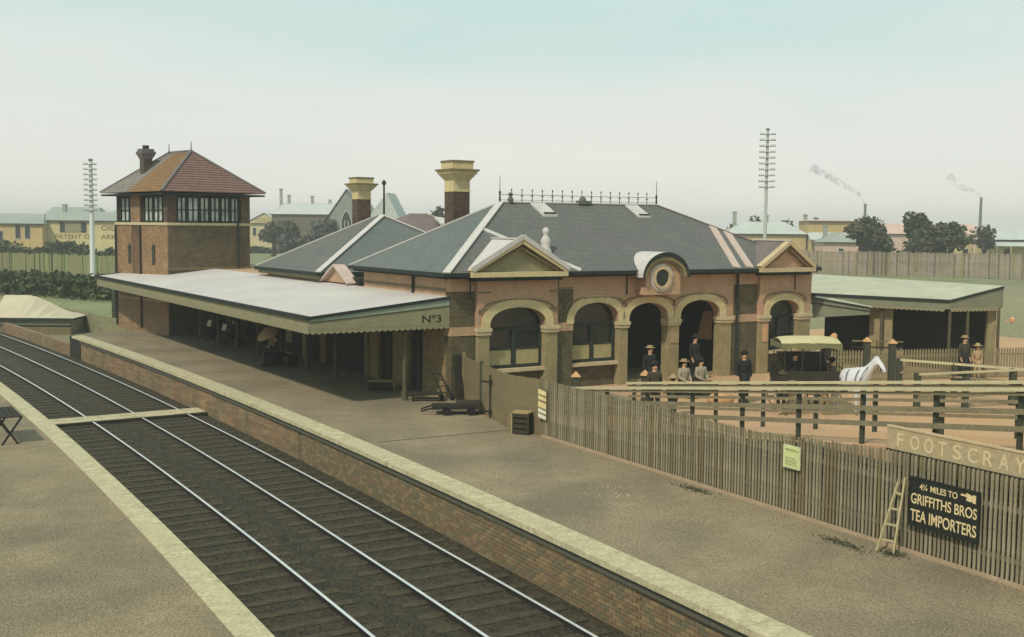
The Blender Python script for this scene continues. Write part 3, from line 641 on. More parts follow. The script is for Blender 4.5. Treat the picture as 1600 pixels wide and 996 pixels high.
# ridge cresting
CR = MB().bar((RL, RV, ZR+.30), (RR, RV, ZR+.33), .02, .02).bar((RL, RV, ZR+.10), (RR, RV, ZR+.13), .015, .015).build('ridge_cresting', M['ironp'], ST)
cm = MB().tube((0, 0, 0), (0, 0, .40), .018, .012, 6).lathe([(.001, .38), (.035, .42), (.001, .50)], n=6).box(-.06, .06, -.01, .01, .2, .23).mesh('cresting_post', M['gutter'])
for i in range(15): link('cresting_post', cm, CR, (RL+.5+(RR-RL-1.0)*i/14, RV, ZR+.05))
fm = MB().tube((0, 0, 0), (0, 0, .35), .04, .03, 8).tube((0, 0, .35), (0, 0, 1.0), .016, .008, 6).lathe([(.001, .3), (.06, .36), (.001, .44)], n=8).mesh('finial', M['gutter'])
for u in (RL-.02, RR): link('finial', fm, CR, (u, RV, ZR+.02))
MB().lathe([(.0, 0), (.10, .02), (.12, .12), (.05, .24), (.10, .34), (.001, .40)], RL+.42, RV-.05, 10).build('ridge_vent', M['ironp'], ST, (0, 0, ZR+.0))
MB().box(7.55, 8.15, 3.35, 3.6, ZR, ZR+.14).lathe([(.15, ZR+.12), (.12, ZR+.26), (.02, ZR+.32)], 7.8, 3.48, 8).build('ridge_vent', M['ironp'], ST)
# ---- gables
def gable(u0, u1, zb, apex, vf, vb, pan, rc, roofm, uc=None):
    uc = uc or (u0+u1)/2
    # tympanum
    MB().add([(u0+.15, vf+.22, zb), (u1-.15, vf+.22, zb), (uc, vf+.22, apex-.12), (u0+.15, vf+.45, zb), (u1-.15, vf+.45, zb), (uc, vf+.45, apex-.12)], [(0,1,2),(5,4,3),(0,3,4,1),(1,4,5,2),(2,5,3,0)]).build('pediment_panel', pan, ST)
    mb = MB(); mb.bar((u0, vf+.12, zb+.06), (uc, vf+.12, apex-.02), .30, .14); mb.bar((u1, vf+.12, zb+.06), (uc, vf+.12, apex-.02), .30, .14); mb.build('raking_cornice', rc, ST)
    mb = MB(); s_ = .32; mb.bar((u0+s_, vf+.12, zb+.08), (uc, vf+.12, apex-.25), .14, .07); mb.bar((u1-s_, vf+.12, zb+.08), (uc, vf+.12, apex-.25), .14, .07); mb.build('inner_moulding', M['board'], ST)
    MB().box(u0-.02, u1+.02, vf-.03, vf+.35, zb-.13, zb+.04).build('base_cornice', rc, ST); MB().box(u0+.15, u1-.15, vf+.1, vf+.5, zb-.26, zb-.13).build('bed_moulding', M['gutter'], ST)
    # roof running back into the main slope
    zap = apex+.05; vb_ = f0_+(zap-EZ2)*(RV-f0_)/(ZR-EZ2)+.15
    mb = MB().add([(u0-.05, vf+.0, zb+.1), (uc, vf+.0, zap), (uc, vb_, zap), (u0-.05, -.2, zb+.1)], [(0,1,2,3)]).add([(u1+.05, vf, zb+.1), (uc, vf, zap), (uc, vb_, zap), (u1+.05, -.2, zb+.1)], [(0,1,2,3)])
    mb.build('gable_roof', roofm, ST); strip((uc, vf-.02, zap), (uc, vb_, zap), .16, M['flash'], 'ridge_capping')
    return vb_, zap
vb_, zap = gable(.44, 4.27, EZ+.06, 5.34, -.62, 0, M['fascia'], M['yellowc'], M['flash'], 2.40)
strip((2.25, 1.9, 5.72), rp_(4.98, -.42), .20, M['flash'], 'valley_flashing', fn); 
strip((.40, -.66, 4.36), (2.40, -.66, 5.46), .16, M['flash'], 'verge_flashing', (0, -1, 0)); strip((2.40, -.66, 5.46), (4.33, -.66, 4.36), .16, M['flash'], 'verge_flashing', (0, -1, 0))
gable(13.55, 16.55, EZ+.06, 5.30, -.62, 0, M['peach'], M['creamp'], M['slate_r'], 15.1)
# pale urn shaped roof ventilator right of the first gable
MB().lathe([(.34, 0), (.30, .2), (.22, .32), (.24, .5), (.26, .62), (.16, .78), (.10, .86), (.17, .95), (.18, 1.05), (.10, 1.15), (.001, 1.18)], 0, 0, 12).build('roof_ventilator', M['flash'], ST, (4.15, .60, 4.80), smooth=True).scale = (.72, .72, .85)
# ---- segmental pediment with round window
uc = 8.62
def arc(r, rz, n=18, z0=4.0): return [(uc-r*math.cos(math.pi*i/n), z0+rz*math.sin(math.pi*i/n)) for i in range(n+1)]
def band(pa, pb, y0, y1, m_, nm):
    mb = MB()
    for i in range(len(pa)-1):
        a, b, c, d = pa[i], pa[i+1], pb[i+1], pb[i]
        mb.add([(a[0], y0, a[1]), (b[0], y0, b[1]), (c[0], y0, c[1]), (d[0], y0, d[1]), (a[0], y1, a[1]), (b[0], y1, b[1]), (c[0], y1, c[1]), (d[0], y1, d[1])], [(0,1,2,3), (4,5,6,7), (3,2,6,7), (0,1,5,4)])
    return mb.build(nm, m_, ST)
band(arc(1.02, .76), arc(1.12, .93), -.78, -.05, M['gutter'], 'arched_gutter'); band(arc(.90, .64), arc(1.02, .76), -.74, -.05, M['stonelow'], 'arched_cornice'); band(arc(.80, .55), arc(.90, .64), -.68, -.05, M['board'], 'arched_cornice')
mb = MB(); pa = arc(.82, .57); mb.add([(x, -.58, z) for x, z in pa]+[(uc+.82, -.58, 3.35), (uc-.82, -.58, 3.35)], [tuple(range(len(pa)+2))]); mb.box(uc-.82, uc+.82, -.575, 0, 3.35, 4.0); mb.build('pediment_panel', M['peach'], ST)
def circ(r, n=24, c=(8.52, 3.98)): return [(c[0]-r*math.cos(2*math.pi*i/n), c[1]+r*math.sin(2*math.pi*i/n)) for i in range(n+1)]
band(circ(.32), circ(.43), -.68, -.58, M['creamp'], 'oculus_frame'); band(circ(.43), circ(.52), -.62, -.58, M['flash'], 'oculus_frame')
mb = MB(); mb.add([(x, -.60, z) for x, z in circ(.33)[:-1]], [tuple(range(24))]); mb.build('oculus_glass', M['glass'], ST)
mb = MB(); 
pa = arc(1.12, .93)
for i in range(len(pa)-1):
    (xa, za), (xb, zb) = pa[i], pa[i+1]
    va = max(-.05, f0_+(za-EZ2)/.6228+.05); vb2 = max(-.05, f0_+(zb-EZ2)/.6228+.05)
    mb.add([(xa, -.78, za+.004), (xb, -.78, zb+.004), (xb, vb2+.3, zb+.004), (xa, va+.3, za+.004)], [(0, 1, 2, 3)])
mb.build('barrel_roof', M['flash'], ST)
# ---- chimneys
def chimney(u, v, s_, zb, z1, z2):
    c = MB().box(u-s_/2, u+s_/2, v-s_/2, v+s_/2, zb, z1).build('chimney', M['rbrick'], ST)
    h = z2-z1; k = s_/2
    mb = MB(); mb.box(u-k-.02, u+k+.02, v-k-.02, v+k+.02, z1, z1+.06*h)
    b0, b1 = k+.02, k+.02; z = z1+.06*h
    mb.box(u-k+.0, u+k-.0, v-k, v+k, z, z1+.36*h)
    def fr(a, b, za, zb_, mi=0): mb.hexa([(u-a, v-a, za), (u+a, v-a, za), (u+a, v+a, za), (u-a, v+a, za)], [(u-b, v-b, zb_), (u+b, v-b, zb_), (u+b, v+b, zb_), (u-b, v+b, zb_)], mi)
    fr(k, k+.20, z1+.36*h, z1+.58*h); fr(k+.22, k+.22, z1+.58*h, z1+.66*h); fr(k+.28, k+.28, z1+.66*h, z1+.72*h, 1); fr(k+.10, k+.10, z1+.72*h, z1+.94*h); fr(k+.13, k+.13, z1+.94*h, z2, 1)
    mb.build('chimney_cap', [M['yellowc'], M['board']], c)
chimney(3.25, 5.5, .72, 4.9, 7.14, 8.34)
# ---- wing B (second hipped roof) and wing C
BE = 3.86; b0, b1, g0, g1 = -.45, 9.2, 10.6, 18.3; PB = (4.3, 14.4, 6.28); PC = (4.3, 15.0, 6.28)
q = [(b0, g0, BE), (b1, g0, BE), (b1, g1, BE), (b0, g1, BE)]
MB().add([q[0], q[1], PB], [(0,1,2)]).add([q[1], q[2], PC, PB], [(0,1,2,3)]).add([q[2], q[3], PC], [(0,1,2)]).add([(x, y, z-.02) for x, y, z in q], [(3,2,1,0)]).build('roof', M['slate_g'], ST)
MB().add([q[3], q[0], PB, PC, (b0+.02, g0+.02, BE-.02)], [(0,1,2,3)]).build('roof_slope', M['slate'], ST)
strip(q[0], PB, .26, M['flash']); strip(q[1], PB, .26, M['flash']); strip(q[3], PC, .1, M['flash'])
mb = MB(); mb.bar((b0, g0, BE-.08), (b1, g0, BE-.08), .14, .16); mb.bar((b0, g0, BE-.08), (b0, g1, BE-.08), .14, .16); mb.build('gutter', M['gutter'], ST)
mb = MB(); mb.box(b0+.1, b1-.1, g0+.1, g1-.1, BE-.3, BE-.17); mb.build('eaves_moulding', M['fascia'], ST)
MB().box(0, 8.8, 11.0, 17.9, 0, BE-.3).build('wing_wall', M['dbrick2'], ST)
MB().box(-.02, 0, 11.0, 17.9, 3.3, BE-.3).build('upper_wall', M['peach'], ST)
for v0 in (11.6, 13.6, 15.6): MB().box(-.05, -.021, v0, v0+1.1, 0, 2.3).build('door', M['darkwood'], ST)
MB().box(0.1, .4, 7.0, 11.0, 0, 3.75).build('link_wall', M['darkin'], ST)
mb = MB().add([(-.1, 8.1, 3.5), (-.1, 10.7, 3.5), (-.1, 9.4, 4.15), (.3, 8.1, 3.5), (.3, 10.7, 3.5), (.3, 9.4, 4.15)], [(0,1,2),(5,4,3),(0,3,4,1),(1,4,5,2),(2,5,3,0)]); mb.build('link_gable', M['peach'], ST)
mb = MB(); mb.bar((-.05, 9.4, 4.2), (-.05, 8.0, 3.5), .5, .07); mb.bar((-.05, 9.4, 4.2), (-.05, 10.8, 3.5), .5, .07); mb.build('gable_coping', M['flashp'], ST)
chimney(3.94, 16, .66, 4.9, 7.03, 8.06)
c0, c1, h0, h1 = 5.2, 13.2, 15.5, 23.5; q = [(c0, h0, 4.6), (c1, h0, 4.6), (c1, h1, 4.6), (c0, h1, 4.6)]; A_, B_ = (8.1, 19.2, 6.45), (9.0, 19.2, 6.45)
MB().add([q[0], q[1], B_, A_], [(0,1,2,3)]).add([q[1], q[2], B_], [(0,1,2)]).add([q[2], q[3], A_, B_], [(0,1,2,3)]).add([q[3], q[0], A_], [(0,1,2)]).build('rear_roof', M['slate_r'], ST)
MB().box(c0+.3, c1-.3, h0+.3, h1-.3, 0, 4.6).build('rear_wall', M['dbrick'], ST)
strip(q[1], B_, .2, M['flashp']); MB().slab([(9.1, 18.4, 6.3), (10.1, 18.2, 6.2), (10.0, 17.4, 5.95), (9.0, 17.5, 5.95)], .1).build('skylight', M['flash'], ST)
# rest of station up to the signal box
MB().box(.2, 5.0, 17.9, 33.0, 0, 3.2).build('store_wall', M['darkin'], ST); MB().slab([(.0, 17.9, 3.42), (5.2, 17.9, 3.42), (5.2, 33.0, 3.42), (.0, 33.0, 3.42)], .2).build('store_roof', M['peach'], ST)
for v0 in (19.0, 21.4, 23.8, 26.2): MB().box(.12, .2, v0, v0+1.0, 0, 2.2).build('door', M['postp'], ST)
# vent pipe with ball behind
t = thing('vent_pipe', 'thin dark vent pipe with ball top behind the second roof', 'pipe', W(8.2, 22.5, 0))
MB().tube((0, 0, 4.8), (0, 0, 8.0), .06, .05, 8).build('pipe', M['gutter'], t); MB().lathe([(.001, 7.95), (.12, 8.05), (.12, 8.15), (.001, 8.3)], n=8).build('ball_cowl', M['gutter'], t)

# ================================================================== platform canopy
t = thing('platform_canopy', 'long pinkish white platform canopy marked number three on its end', 'canopy', C0, TH)
CI, CO, V0, V1 = -.02, -5.0, .12, 31.0; ZI, ZO, ZV = 3.45, 2.93, 2.42
MB().slab([(CO, V0, ZO), (CI, V0, ZI), (CI, V1, ZI), (CO, V1, ZO)], .06).build('roof_sheet', M['canopy'], t)
mb = MB(); mb.bar((CO-.05, V0-.05, ZO-.03), (CO-.05, V1+.05, ZO-.03), .13, .12); mb.bar((CO-.05, V0-.06, ZO-.03), (CI, V0-.06, ZI-.03), .05, .10); mb.bar((CO-.05, V1+.06, ZO-.03), (CI, V1+.06, ZI-.03), .06, .12); mb.build('gutter', M['gutter'], t)
MB().box(CO-.03, CO+.01, V0, V1, ZV+.12, ZO-.09).build('front_fascia', M['fascia'], t)
MB().hexa([(CO, V0-.04, ZV+.12), (CI, V0-.04, ZV+.12), (CI, V0, ZV+.12), (CO, V0, ZV+.12)], [(CO, V0-.04, ZO-.16), (CI, V0-.04, ZI-.28), (CI, V0, ZI-.28), (CO, V0, ZO-.16)]).build('end_fascia', M['fascia'], t)
MB().hexa([(CO, V0-.05, ZO-.16), (CI, V0-.05, ZI-.30), (CI, V0, ZI-.30), (CO, V0, ZO-.16)], [(CO, V0-.05, ZO-.08), (CI, V0-.05, ZI-.08), (CI, V0, ZI-.08), (CO, V0, ZO-.08)]).build('end_moulding', M['fasciab'], t)
mb = MB(); mb.bar((CO, V0-.055, ZO-.17), (CI, V0-.055, ZI-.30), .012, .02); mb.build('panel_joint', M['darkwood'], t)
MB().hexa([(CO, V1, ZV+.12), (CI, V1, ZV+.12), (CI, V1+.04, ZV+.12), (CO, V1+.04, ZV+.12)], [(CO, V1, ZO-.09), (CI, V1, ZI-.09), (CI, V1+.04, ZI-.09), (CO, V1+.04, ZO-.09)]).build('end_fascia', M['fascia'], t)
# scalloped boards: each board ends in a point
sb = MB().add([(-.0, -.012, .16), (.2, -.012, .16), (.2, -.012, .05), (.15, -.012, .015), (.1, -.012, 0), (.05, -.012, .015), (0, -.012, .05), (0, .012, .16), (.2, .012, .16), (.2, .012, .05), (.15, .012, .015), (.1, .012, 0), (.05, .012, .015), (0, .012, .05)],
 [(0,1,2,3,4,5,6), (13,12,11,10,9,8,7), (0,7,8,1), (1,8,9,2), (2,9,10,3), (3,10,11,4), (4,11,12,5), (5,12,13,6), (6,13,7,0)]).mesh('valance_board', M['fascia'])
for i in range(24): link('valance_board', sb, t, (CO+.01+i*.207, V0-.022, ZV-.04))
for i in range(149): link('valance_board', sb, t, (CO-.012, V0+.2+i*.207, ZV-.04), (0, 0, -math.pi/2))
text('number_lettering', 'N\u00ba3', .34, M['darkwood'], t, (CI-1.05, V0-.045, ZV+.2), RX, .004, width=.72)
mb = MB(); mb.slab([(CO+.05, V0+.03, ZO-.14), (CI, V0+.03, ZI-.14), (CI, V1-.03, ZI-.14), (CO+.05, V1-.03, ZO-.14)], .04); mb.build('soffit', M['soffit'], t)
for v in (.5, 3.4, 6.3, 9.2, 12.1, 15.0, 17.9, 20.8, 23.7):
    mb = MB(); mb.tube((-1.5, v, 0), (-1.5, v, 2.75), .075, .06, 8); mb.tube((-1.5, v, 0), (-1.5, v, .35), .12, .10, 8); mb.tube((-1.5, v, 2.2), (-2.1, v, 2.75), .03); mb.tube((-1.5, v, 2.2), (-1.0, v, 2.8), .03); mb.build('post', M['postp'], t)

# ================================================================== signal box
HB = math.radians(43)
CB = Vector((-17.7, 57.3, 0)); SB = thing('signal_box', 'tall brick signal box with red tiled hip roof beyond the canopy', 'signal box', CB, HB)   # local x: right face, y: left face going back
WB_, LB_ = 4.7, 6.3
MB().box(0, WB_, 0, LB_, 0, 5.72).build('wall', M['shadebrick'], SB)
MB().box(-.05, 0, 0, LB_, 0, 5.72).build('side_wall', M['litbrick'], SB)
mb = MB(); mb.box(-.10, WB_+.06, -.06, 0, 5.72, 5.86); mb.box(-.10, -.05, 0, LB_, 5.72, 5.86); mb.build('sill_band', M['cream'], SB)
mb = MB(); mb.box(-.08, WB_+.04, -.04, 0, 3.4, 3.55); mb.build('string_course', M['board'], SB)
# upper storey: corner piers and window groups
MB().box(-.05, .45, -.02, .4, 5.86, 7.35).build('corner_pier', M['rbrick'], SB); MB().box(WB_-.55, WB_, -.02, .4, 5.72, 7.35).build('corner_pier', M['shadebrick'], SB); MB().box(-.05, .3, 3.2, 4.3, 5.0, 7.35).build('wall_pier', M['litbrick'], SB)
MB().box(-.05, .3, 3.25, 4.25, 3.0, 5.0).build('wall_pier', M['litbrick'], SB)
MB().box(.1, WB_, .25, LB_, 5.72, 7.35).build('upper_wall', M['darkin'], SB)
def sbwin(x0, x1, side=False):
    mb = MB(); k = .07
    def bx(a, b, z0, z1, d0=0., d1=.07):
        if side: mb.box(-.03-d1+.03, -.03-d0+.03, a, b, z0, z1)
        else: mb.box(a, b, d0, d1, z0, z1)
    bx(x0, x0+k, 5.88, 7.25); bx(x1-k, x1, 5.88, 7.25); bx(x0+k, x1-k, 5.88, 5.96); bx(x0+k, x1-k, 7.15, 7.25); bx(x0+k, x1-k, 6.50, 6.55)
    c = (x0+x1)/2; bx(c-.025, c+.025, 5.96, 7.15)
    f = mb.build('window', M['sash'], SB)
    mb = MB(); 
    if side: mb.box(.02, .03, x0, x1, 5.9, 7.2)
    else: mb.box(x0, x1, .08, .1, 5.9, 7.2)
    mb.build('pane', M['glassl'], f)
for a, b in ((.5, 1.05), (1.08, 1.75), (1.78, 2.35), (2.38, 2.95), (2.98, 3.53), (3.56, 4.12)): sbwin(a, b)
for a, b in ((.5, 1.6), (1.65, 2.7), (4.5, 5.6)): sbwin(a, b, True)
MB().box(.03, .25, .4, LB_, 5.86, 7.3).build('glazing_back', M['darkin'], SB)
for y in (1.6, 4.5):
    mb = MB(); mb.box(-.09, -.051, y-.16, y+.16, 3.65, 4.55); mb.tube((-.09, y, 4.55), (-.051, y, 4.55), .16, n=14); mb.build('slit_window', M['glass'], SB)
    mb = MB(); mb.tube((-.09, y, 2.05), (-.051, y, 2.05), .17, n=14); mb.build('round_window', M['glass'], SB)
MB().box(-.08, -.05, .5, LB_-.3, 1.72, 1.82).build('string_course', M['peach'], SB)
for x, y in ((-.13, 3.05), (-.13, 6.15)): MB().tube((x, y, .2), (x, y, 5.7), .05).build('downpipe', M['gutter'], SB)
MB().tube((3.95, -.1, 2.5), (3.95, -.1, 7.2), .05).build('downpipe', M['gutter'], SB)
# roof in tile courses
ov = .62; x0, x1, y0, y1 = -ov, WB_+ov, -ov, LB_+ov; zE, zP = 7.45, 9.68
Ra, Rb = Vector((WB_/2, 2.0, zP)), Vector((WB_/2, 4.6, zP))
K = [Vector((x0, y0, zE)), Vector((x1, y0, zE)), Vector((x1, y1, zE)), Vector((x0, y1, zE))]
RF = MB().add([tuple(v-Vector((0, 0, .07))) for v in K], [(3, 2, 1, 0)]).box(x0+.03, x1-.03, y0+.03, y1-.03, zE-.16, zE-.075).build('roof', M['gutter'], SB)
NC = 17
def courses(a, b, ta, tb, m_):
    for i in range(NC):
        f, g_ = i/NC, (i+1)/NC
        p0, p1, p2, p3 = a.lerp(ta, f), b.lerp(tb, f), b.lerp(tb, g_), a.lerp(ta, g_)
        if (p3-p2).length < .02 and False: continue
        lift = Vector((0, 0, .07))
        mb = MB(); mb.add([p0+lift, p1+lift, p2, p3, p0, p1], [(0, 1, 2, 3), (0, 4, 5, 1)]); mb.build('tile_course', m_, RF)
courses(K[0], K[1], Ra, Ra+Vector((.01, 0, 0)), M['tile']); courses(K[1], K[2], Ra, Rb, M['tile']); courses(K[2], K[3], Rb, Rb+Vector((.01, 0, 0)), M['tile'])
def wl(a, b, f): return a.lerp(b, f)
mid_e = K[3].lerp(K[0], .45); mid_t = Rb.lerp(Ra, .3)
courses(K[3], mid_e, Rb, mid_t, M['tileg']); courses(mid_e, K[0], mid_t, Ra, M['tileo'])
mb = MB()
for k_, r_ in ((K[0], Ra), (K[1], Ra), (K[2], Rb), (K[3], Rb), (Ra, Rb)): mb.bar(k_+Vector((0, 0, .05)), r_+Vector((0, 0, .06)), .14, .08)
mb.build('ridge_tiles', M['ridge'], RF)
for r_ in (Ra, Rb): MB().tube(r_, r_+Vector((0, 0, .55)), .04, .015, 6).lathe([(.001, .2), (.07, .28), (.001, .38)], r_.x, r_.y, 6).build('finial', M['ridge'], RF)
ch = Vector((1.0, 4.6, 0)); c = MB().box(ch.x-.25, ch.x+.25, ch.y-.25, ch.y+.25, 7.6, 9.65).build('chimney', mat('sooty_brick', (96,84,74), (74,66,60), scale=3, grain=.14), SB)
mb = MB(); mb.hexa([(ch.x-.25, ch.y-.25, 9.3), (ch.x+.25, ch.y-.25, 9.3), (ch.x+.25, ch.y+.25, 9.3), (ch.x-.25, ch.y+.25, 9.3)], [(ch.x-.40, ch.y-.40, 9.62), (ch.x+.40, ch.y-.40, 9.62), (ch.x+.40, ch.y+.40, 9.62), (ch.x-.40, ch.y+.40, 9.62)])
mb.box(ch.x-.40, ch.x+.40, ch.y-.40, ch.y+.40, 9.62, 9.72); mb.box(ch.x-.33, ch.x+.33, ch.y-.33, ch.y+.33, 9.72, 9.86); mb.build('chimney_cap', M['ridge'], c); MB().lathe([(.17, 9.86), (.19, 10.05), (.15, 10.05)], ch.x, ch.y, 8).build('chimney_pot', M['gutter'], c)

# ================================================================== low shed roof beyond the tracks (left)
t = thing('subway_shelter', 'low cream roofed shelter past the end of the far platform', 'shelter', (-30.3, 70, 0))
pr_ = [(-2.6, 1.1), (-1.0, 1.1), (-.5, 1.0), (.3, .66), (1.0, .30), (1.7, .02), (2.6, -.18)]
mb = MB()
for k_ in range(len(pr_)-1):
    (xa, za), (xb, zb) = pr_[k_], pr_[k_+1]
    mb.add([(xa, -.15, -.22), (xb, -.15, -.22), (xb, 2.0, zb), (xa, 2.0, za)], [(0, 1, 2, 3)]); mb.add([(xa, 4.2, -.22), (xb, 4.2, -.22), (xb, 2.0, zb), (xa, 2.0, za)], [(0, 1, 2, 3)])
mb.build('roof', mat('grey_beige_roof', (204,190,160), (184,172,146), scale=1, grain=.08), t)
MB().box(-2.6, 2.65, -.28, -.16, -.34, -.20).build('gutter', M['gutter'], t)
MB().box(-2.55, 2.45, -.1, 4.1, -1.3, -.34).build('wall', M['greyfas'], t); MB().box(-2.6, 2.5, -.16, -.1, -.74, -.64).build('rail', M['gutter'], t); MB().box(-2.6, 2.48, -.14, -.1, -1.3, -.76).build('plinth', M['board'], t)
# dark post and white rails near platform end
t = thing('platform_end_fence', 'short white railed fence with dark post at the far platform end', 'fence', P(7.4, 36.5, 0))
c = P(7.4, 36.7, 0)-t.location; MB().box(c.x-.1, c.x+.1, c.y-.1, c.y+.1, 0, 1.7).build('post', M['postdark'], t)
for z in (1.15, .75): MB().bar(c+Vector((0, 0, z)), P(11, 36.5, z)-t.location, .05, .12).build('rail', M['railcream'], t)
MB().bar(P(8, 36.7, 0)-t.location, P(8, 36.7, 1.2)-t.location, .1, .1).build('post', M['railcream'], t)

# ================================================================== right hand station canopy building
A, B, C, D = Vector((12.75, 47.6, 0)), Vector((17.35, 44.0, 0)), Vector((19.85, 44.9, 0)), Vector((14.9, 55.2, 0))
t = thing('street_canopy', 'pale green roofed canopy shelter right of the station with dark interior', 'shelter', A)
def q_(p, z): return (p.x-A.x, p.y-A.y, z)
MB().slab([q_(A, 3.12), q_(B, 3.10), q_(C, 3.62), q_(D, 3.62)], .06).build('roof_sheet', M['canopyr'], t)
mb = MB(); mb.bar(q_(A, 3.05), q_(B, 3.03), .12, .12); mb.bar(q_(B, 3.03), q_(C, 3.56), .07, .09); mb.build('gutter', M['gutter'], t)
MB().bar(q_(A, 2.86), q_(B, 2.84), .04, .26).build('front_fascia', M['greyfas'], t)
MB().hexa([q_(B, 2.72), q_(C, 2.72), q_(C+Vector((0, .05, 0)), 2.72), q_(B+Vector((0, .05, 0)), 2.72)], [q_(B, 3.0), q_(C, 3.5), q_(C+Vector((0, .05, 0)), 3.5), q_(B+Vector((0, .05, 0)), 3.0)]).build('end_fascia', M['greyfas'], t)
dirAB = (B-A).normalized(); dirBC = (C-B).normalized()
for i in range(28): link('valance_board', sb, t, Vector(q_(A, 2.60))+dirAB*(.2*i+.05), (0, 0, math.atan2(dirAB.y, dirAB.x)))
for i in range(12): link('valance_board', sb, t, Vector(q_(B, 2.60))+dirBC*(.2*i+.05), (0, 0, math.atan2(dirBC.y, dirBC.x)))
back = Vector((.5, .85, 0))
MB().hexa([q_(A+back*2.6, 0), q_(B+back*2.6, 0), q_(B+back*2.9, 0), q_(A+back*2.9, 0)], [q_(A+back*2.6, 3.0), q_(B+back*2.6, 3.0), q_(B+back*2.9, 3.0), q_(A+back*2.9, 3.0)]).build('back_wall', M['darkin'], t)
MB().hexa([q_(B+back*2.6, 0), q_(C+back*.9+Vector((-.7, -.1, 0)), 0), q_(C+back*1.1+Vector((-.7, -.1, 0)), 0), q_(B+back*2.9, 0)], [q_(B+back*2.6, 3.1), q_(C+back*.9+Vector((-.7, -.1, 0)), 3.3), q_(C+back*1.1+Vector((-.7, -.1, 0)), 3.3), q_(B+back*2.9, 3.1)]).build('back_wall', M['darkin'], t)
# tan wall panel and posts
pa = A+dirAB*2.55; pb = A+dirAB*3.5
MB().bar(q_(pa+back*.5, 1.35), q_(pb+back*.5, 1.35), .12, 2.6).build('wall_panel', M['stonelow'], t)
for p in (A+dirAB*3.1+back*.2, B+back*.15, B+dirBC*.9+back*.1, C+back*.0+Vector((-.15, 0, 0))): MB().tube(q_(p, 0), q_(p, 2.8), .075, .06, 8).build('post', M['postp'], t)
p = C+Vector((-.35, .25, 0)); MB().box(p.x-A.x-.17, p.x-A.x+.17, p.y-A.y-.1, p.y-A.y+.1, 0, 2.6).build('stone_pier', M['stonelow'], t)
MB().tube(q_(C+Vector((.05, -.1, 0)), 2.2), q_(C+Vector((.3, -.2, 0)), 2.25), .02).lathe([(.001, 2.1), (.1, 2.16), (.12, 2.3), (.001, 2.4)], C.x-A.x+.32, C.y-A.y-.2, 10).build('lamp', M['peachc'], t)
# lower lean-to canopy end against the station
t = thing('side_awning', 'low green boarded awning fascia between station and shelter', 'awning', A)
a_ = Vector((12.6, 46.6, 0)); b_ = Vector((14.7, 45.6, 0)); 
MB().hexa([q_(a_, 2.12), q_(b_, 2.35), q_(b_+back*.06, 2.35), q_(a_+back*.06, 2.12)], [q_(a_, 2.95), q_(b_, 2.62), q_(b_+back*.06, 2.62), q_(a_+back*.06, 2.95)]).build('fascia_board', M['greyfas'], t)
mb = MB(); mb.bar(q_(a_-back*.03, 2.97), q_(b_-back*.03, 2.64), .05, .05); mb.bar(q_(a_-back*.03, 2.75), q_(b_-back*.03, 2.5), .03, .03); mb.build('batten', M['gutter'], t)
MB().slab([q_(a_, 2.96), q_(b_, 2.63), q_(b_+back*2, 2.83), q_(a_+back*2, 3.05)], .05).build('roof_sheet', M['canopyr'], t)

# ================================================================== yard fences on the right
def palings(label, a, b, h, sp_, wd, m_, grp, nm='paling_fence', pname='paling', posts=0, pointed=True):
    t = thing(nm, label, 'fence', a, 0, grp); d = (b-a); L_ = d.length; ang = math.atan2(d.y, d.x); n_ = int(L_/sp_)
    me = MB().box(-wd/2, wd/2, -.012, .012, 0, h-wd).hexa([(-wd/2, -.012, h-wd), (wd/2, -.012, h-wd), (wd/2, .012, h-wd), (-wd/2, .012, h-wd)], [(-.01, -.012, h), (.01, -.012, h), (.01, .012, h), (-.01, .012, h)]).mesh(pname, m_)
    for i in range(n_): link(pname, me, t, d*((i+.5)/n_)+Vector((0, 0, random.uniform(0, .015))), (0, 0, ang))
    nr = Vector((-d.y, d.x, 0)).normalized()*.04
    for z in (.3, h*.78): MB().bar(nr+Vector((0, 0, z)), nr+d+Vector((0, 0, z)), .05, .07).build('back_rail', m_, t)
    return t
palings('low pointed paling fence in front of the right shelter', Vector((12.2, 42.3, 0)), Vector((21.8, 44.6, 0)), 1.2, .125, .075, M['picket3'], None)
for lab, x, y, h, capc in (('dark gate post with pale pyramid cap behind the horse', 13.0, 40.5, 1.75, 1), ('dark gate post with pale pyramid cap right of the horse', 13.9, 40.4, 1.70, 1), ('thick dark capped post left of the standing man at the ramp', 4.15, 34.3, 1.25, 1), ('short dark capped post beside the ramp handrail start', 2.0, 34.2, 1.2, 1)):
    t = thing('gate_post', lab, 'post', (x, y, 0))
    MB().box(-.11, .11, -.11, .11, 0, h).build('shaft', M['postdark'], t); MB().hexa([(-.15, -.15, h), (.15, -.15, h), (.15, .15, h), (-.15, .15, h)], [(-.02, -.02, h+.16), (.02, -.02, h+.16), (.02, .02, h+.16), (-.02, .02, h+.16)]).build('cap', M['sackm'], t)
def yard(label, a, b, h, nposts, rails):
    t = thing('yard_fence', label, 'fence', a); d = b-a
    for i in range(nposts): 
        p = d*(i/(nposts-1)); MB().box(-.09, .09, -.09, .09, 0, h+.08).build('post', M['postdark'], t, p)
    for z, m_, w_ in rails: MB().bar(Vector((0, -.1, z)), d+Vector((0, -.1, z)), .05, w_).build('rail', M[m_], t)
yard('cream railed yard fence running right from the gate posts', Vector((13.9, 39.6, 0)), Vector((18.5, 36.2, 0)), 1.15, 4, ((1.2, 'railcream', .08), (.75, 'railbrown', .08), (.4, 'railbrown', .08)))
yard('lower yard fence of three pale rails right of the horse', Vector((13.1, 35.6, 0)), Vector((18.6, 37.6, 0)), 1.15, 4, ((1.2, 'railcream', .07), (.8, 'railbrown', .12), (.45, 'railbrown', .12)))

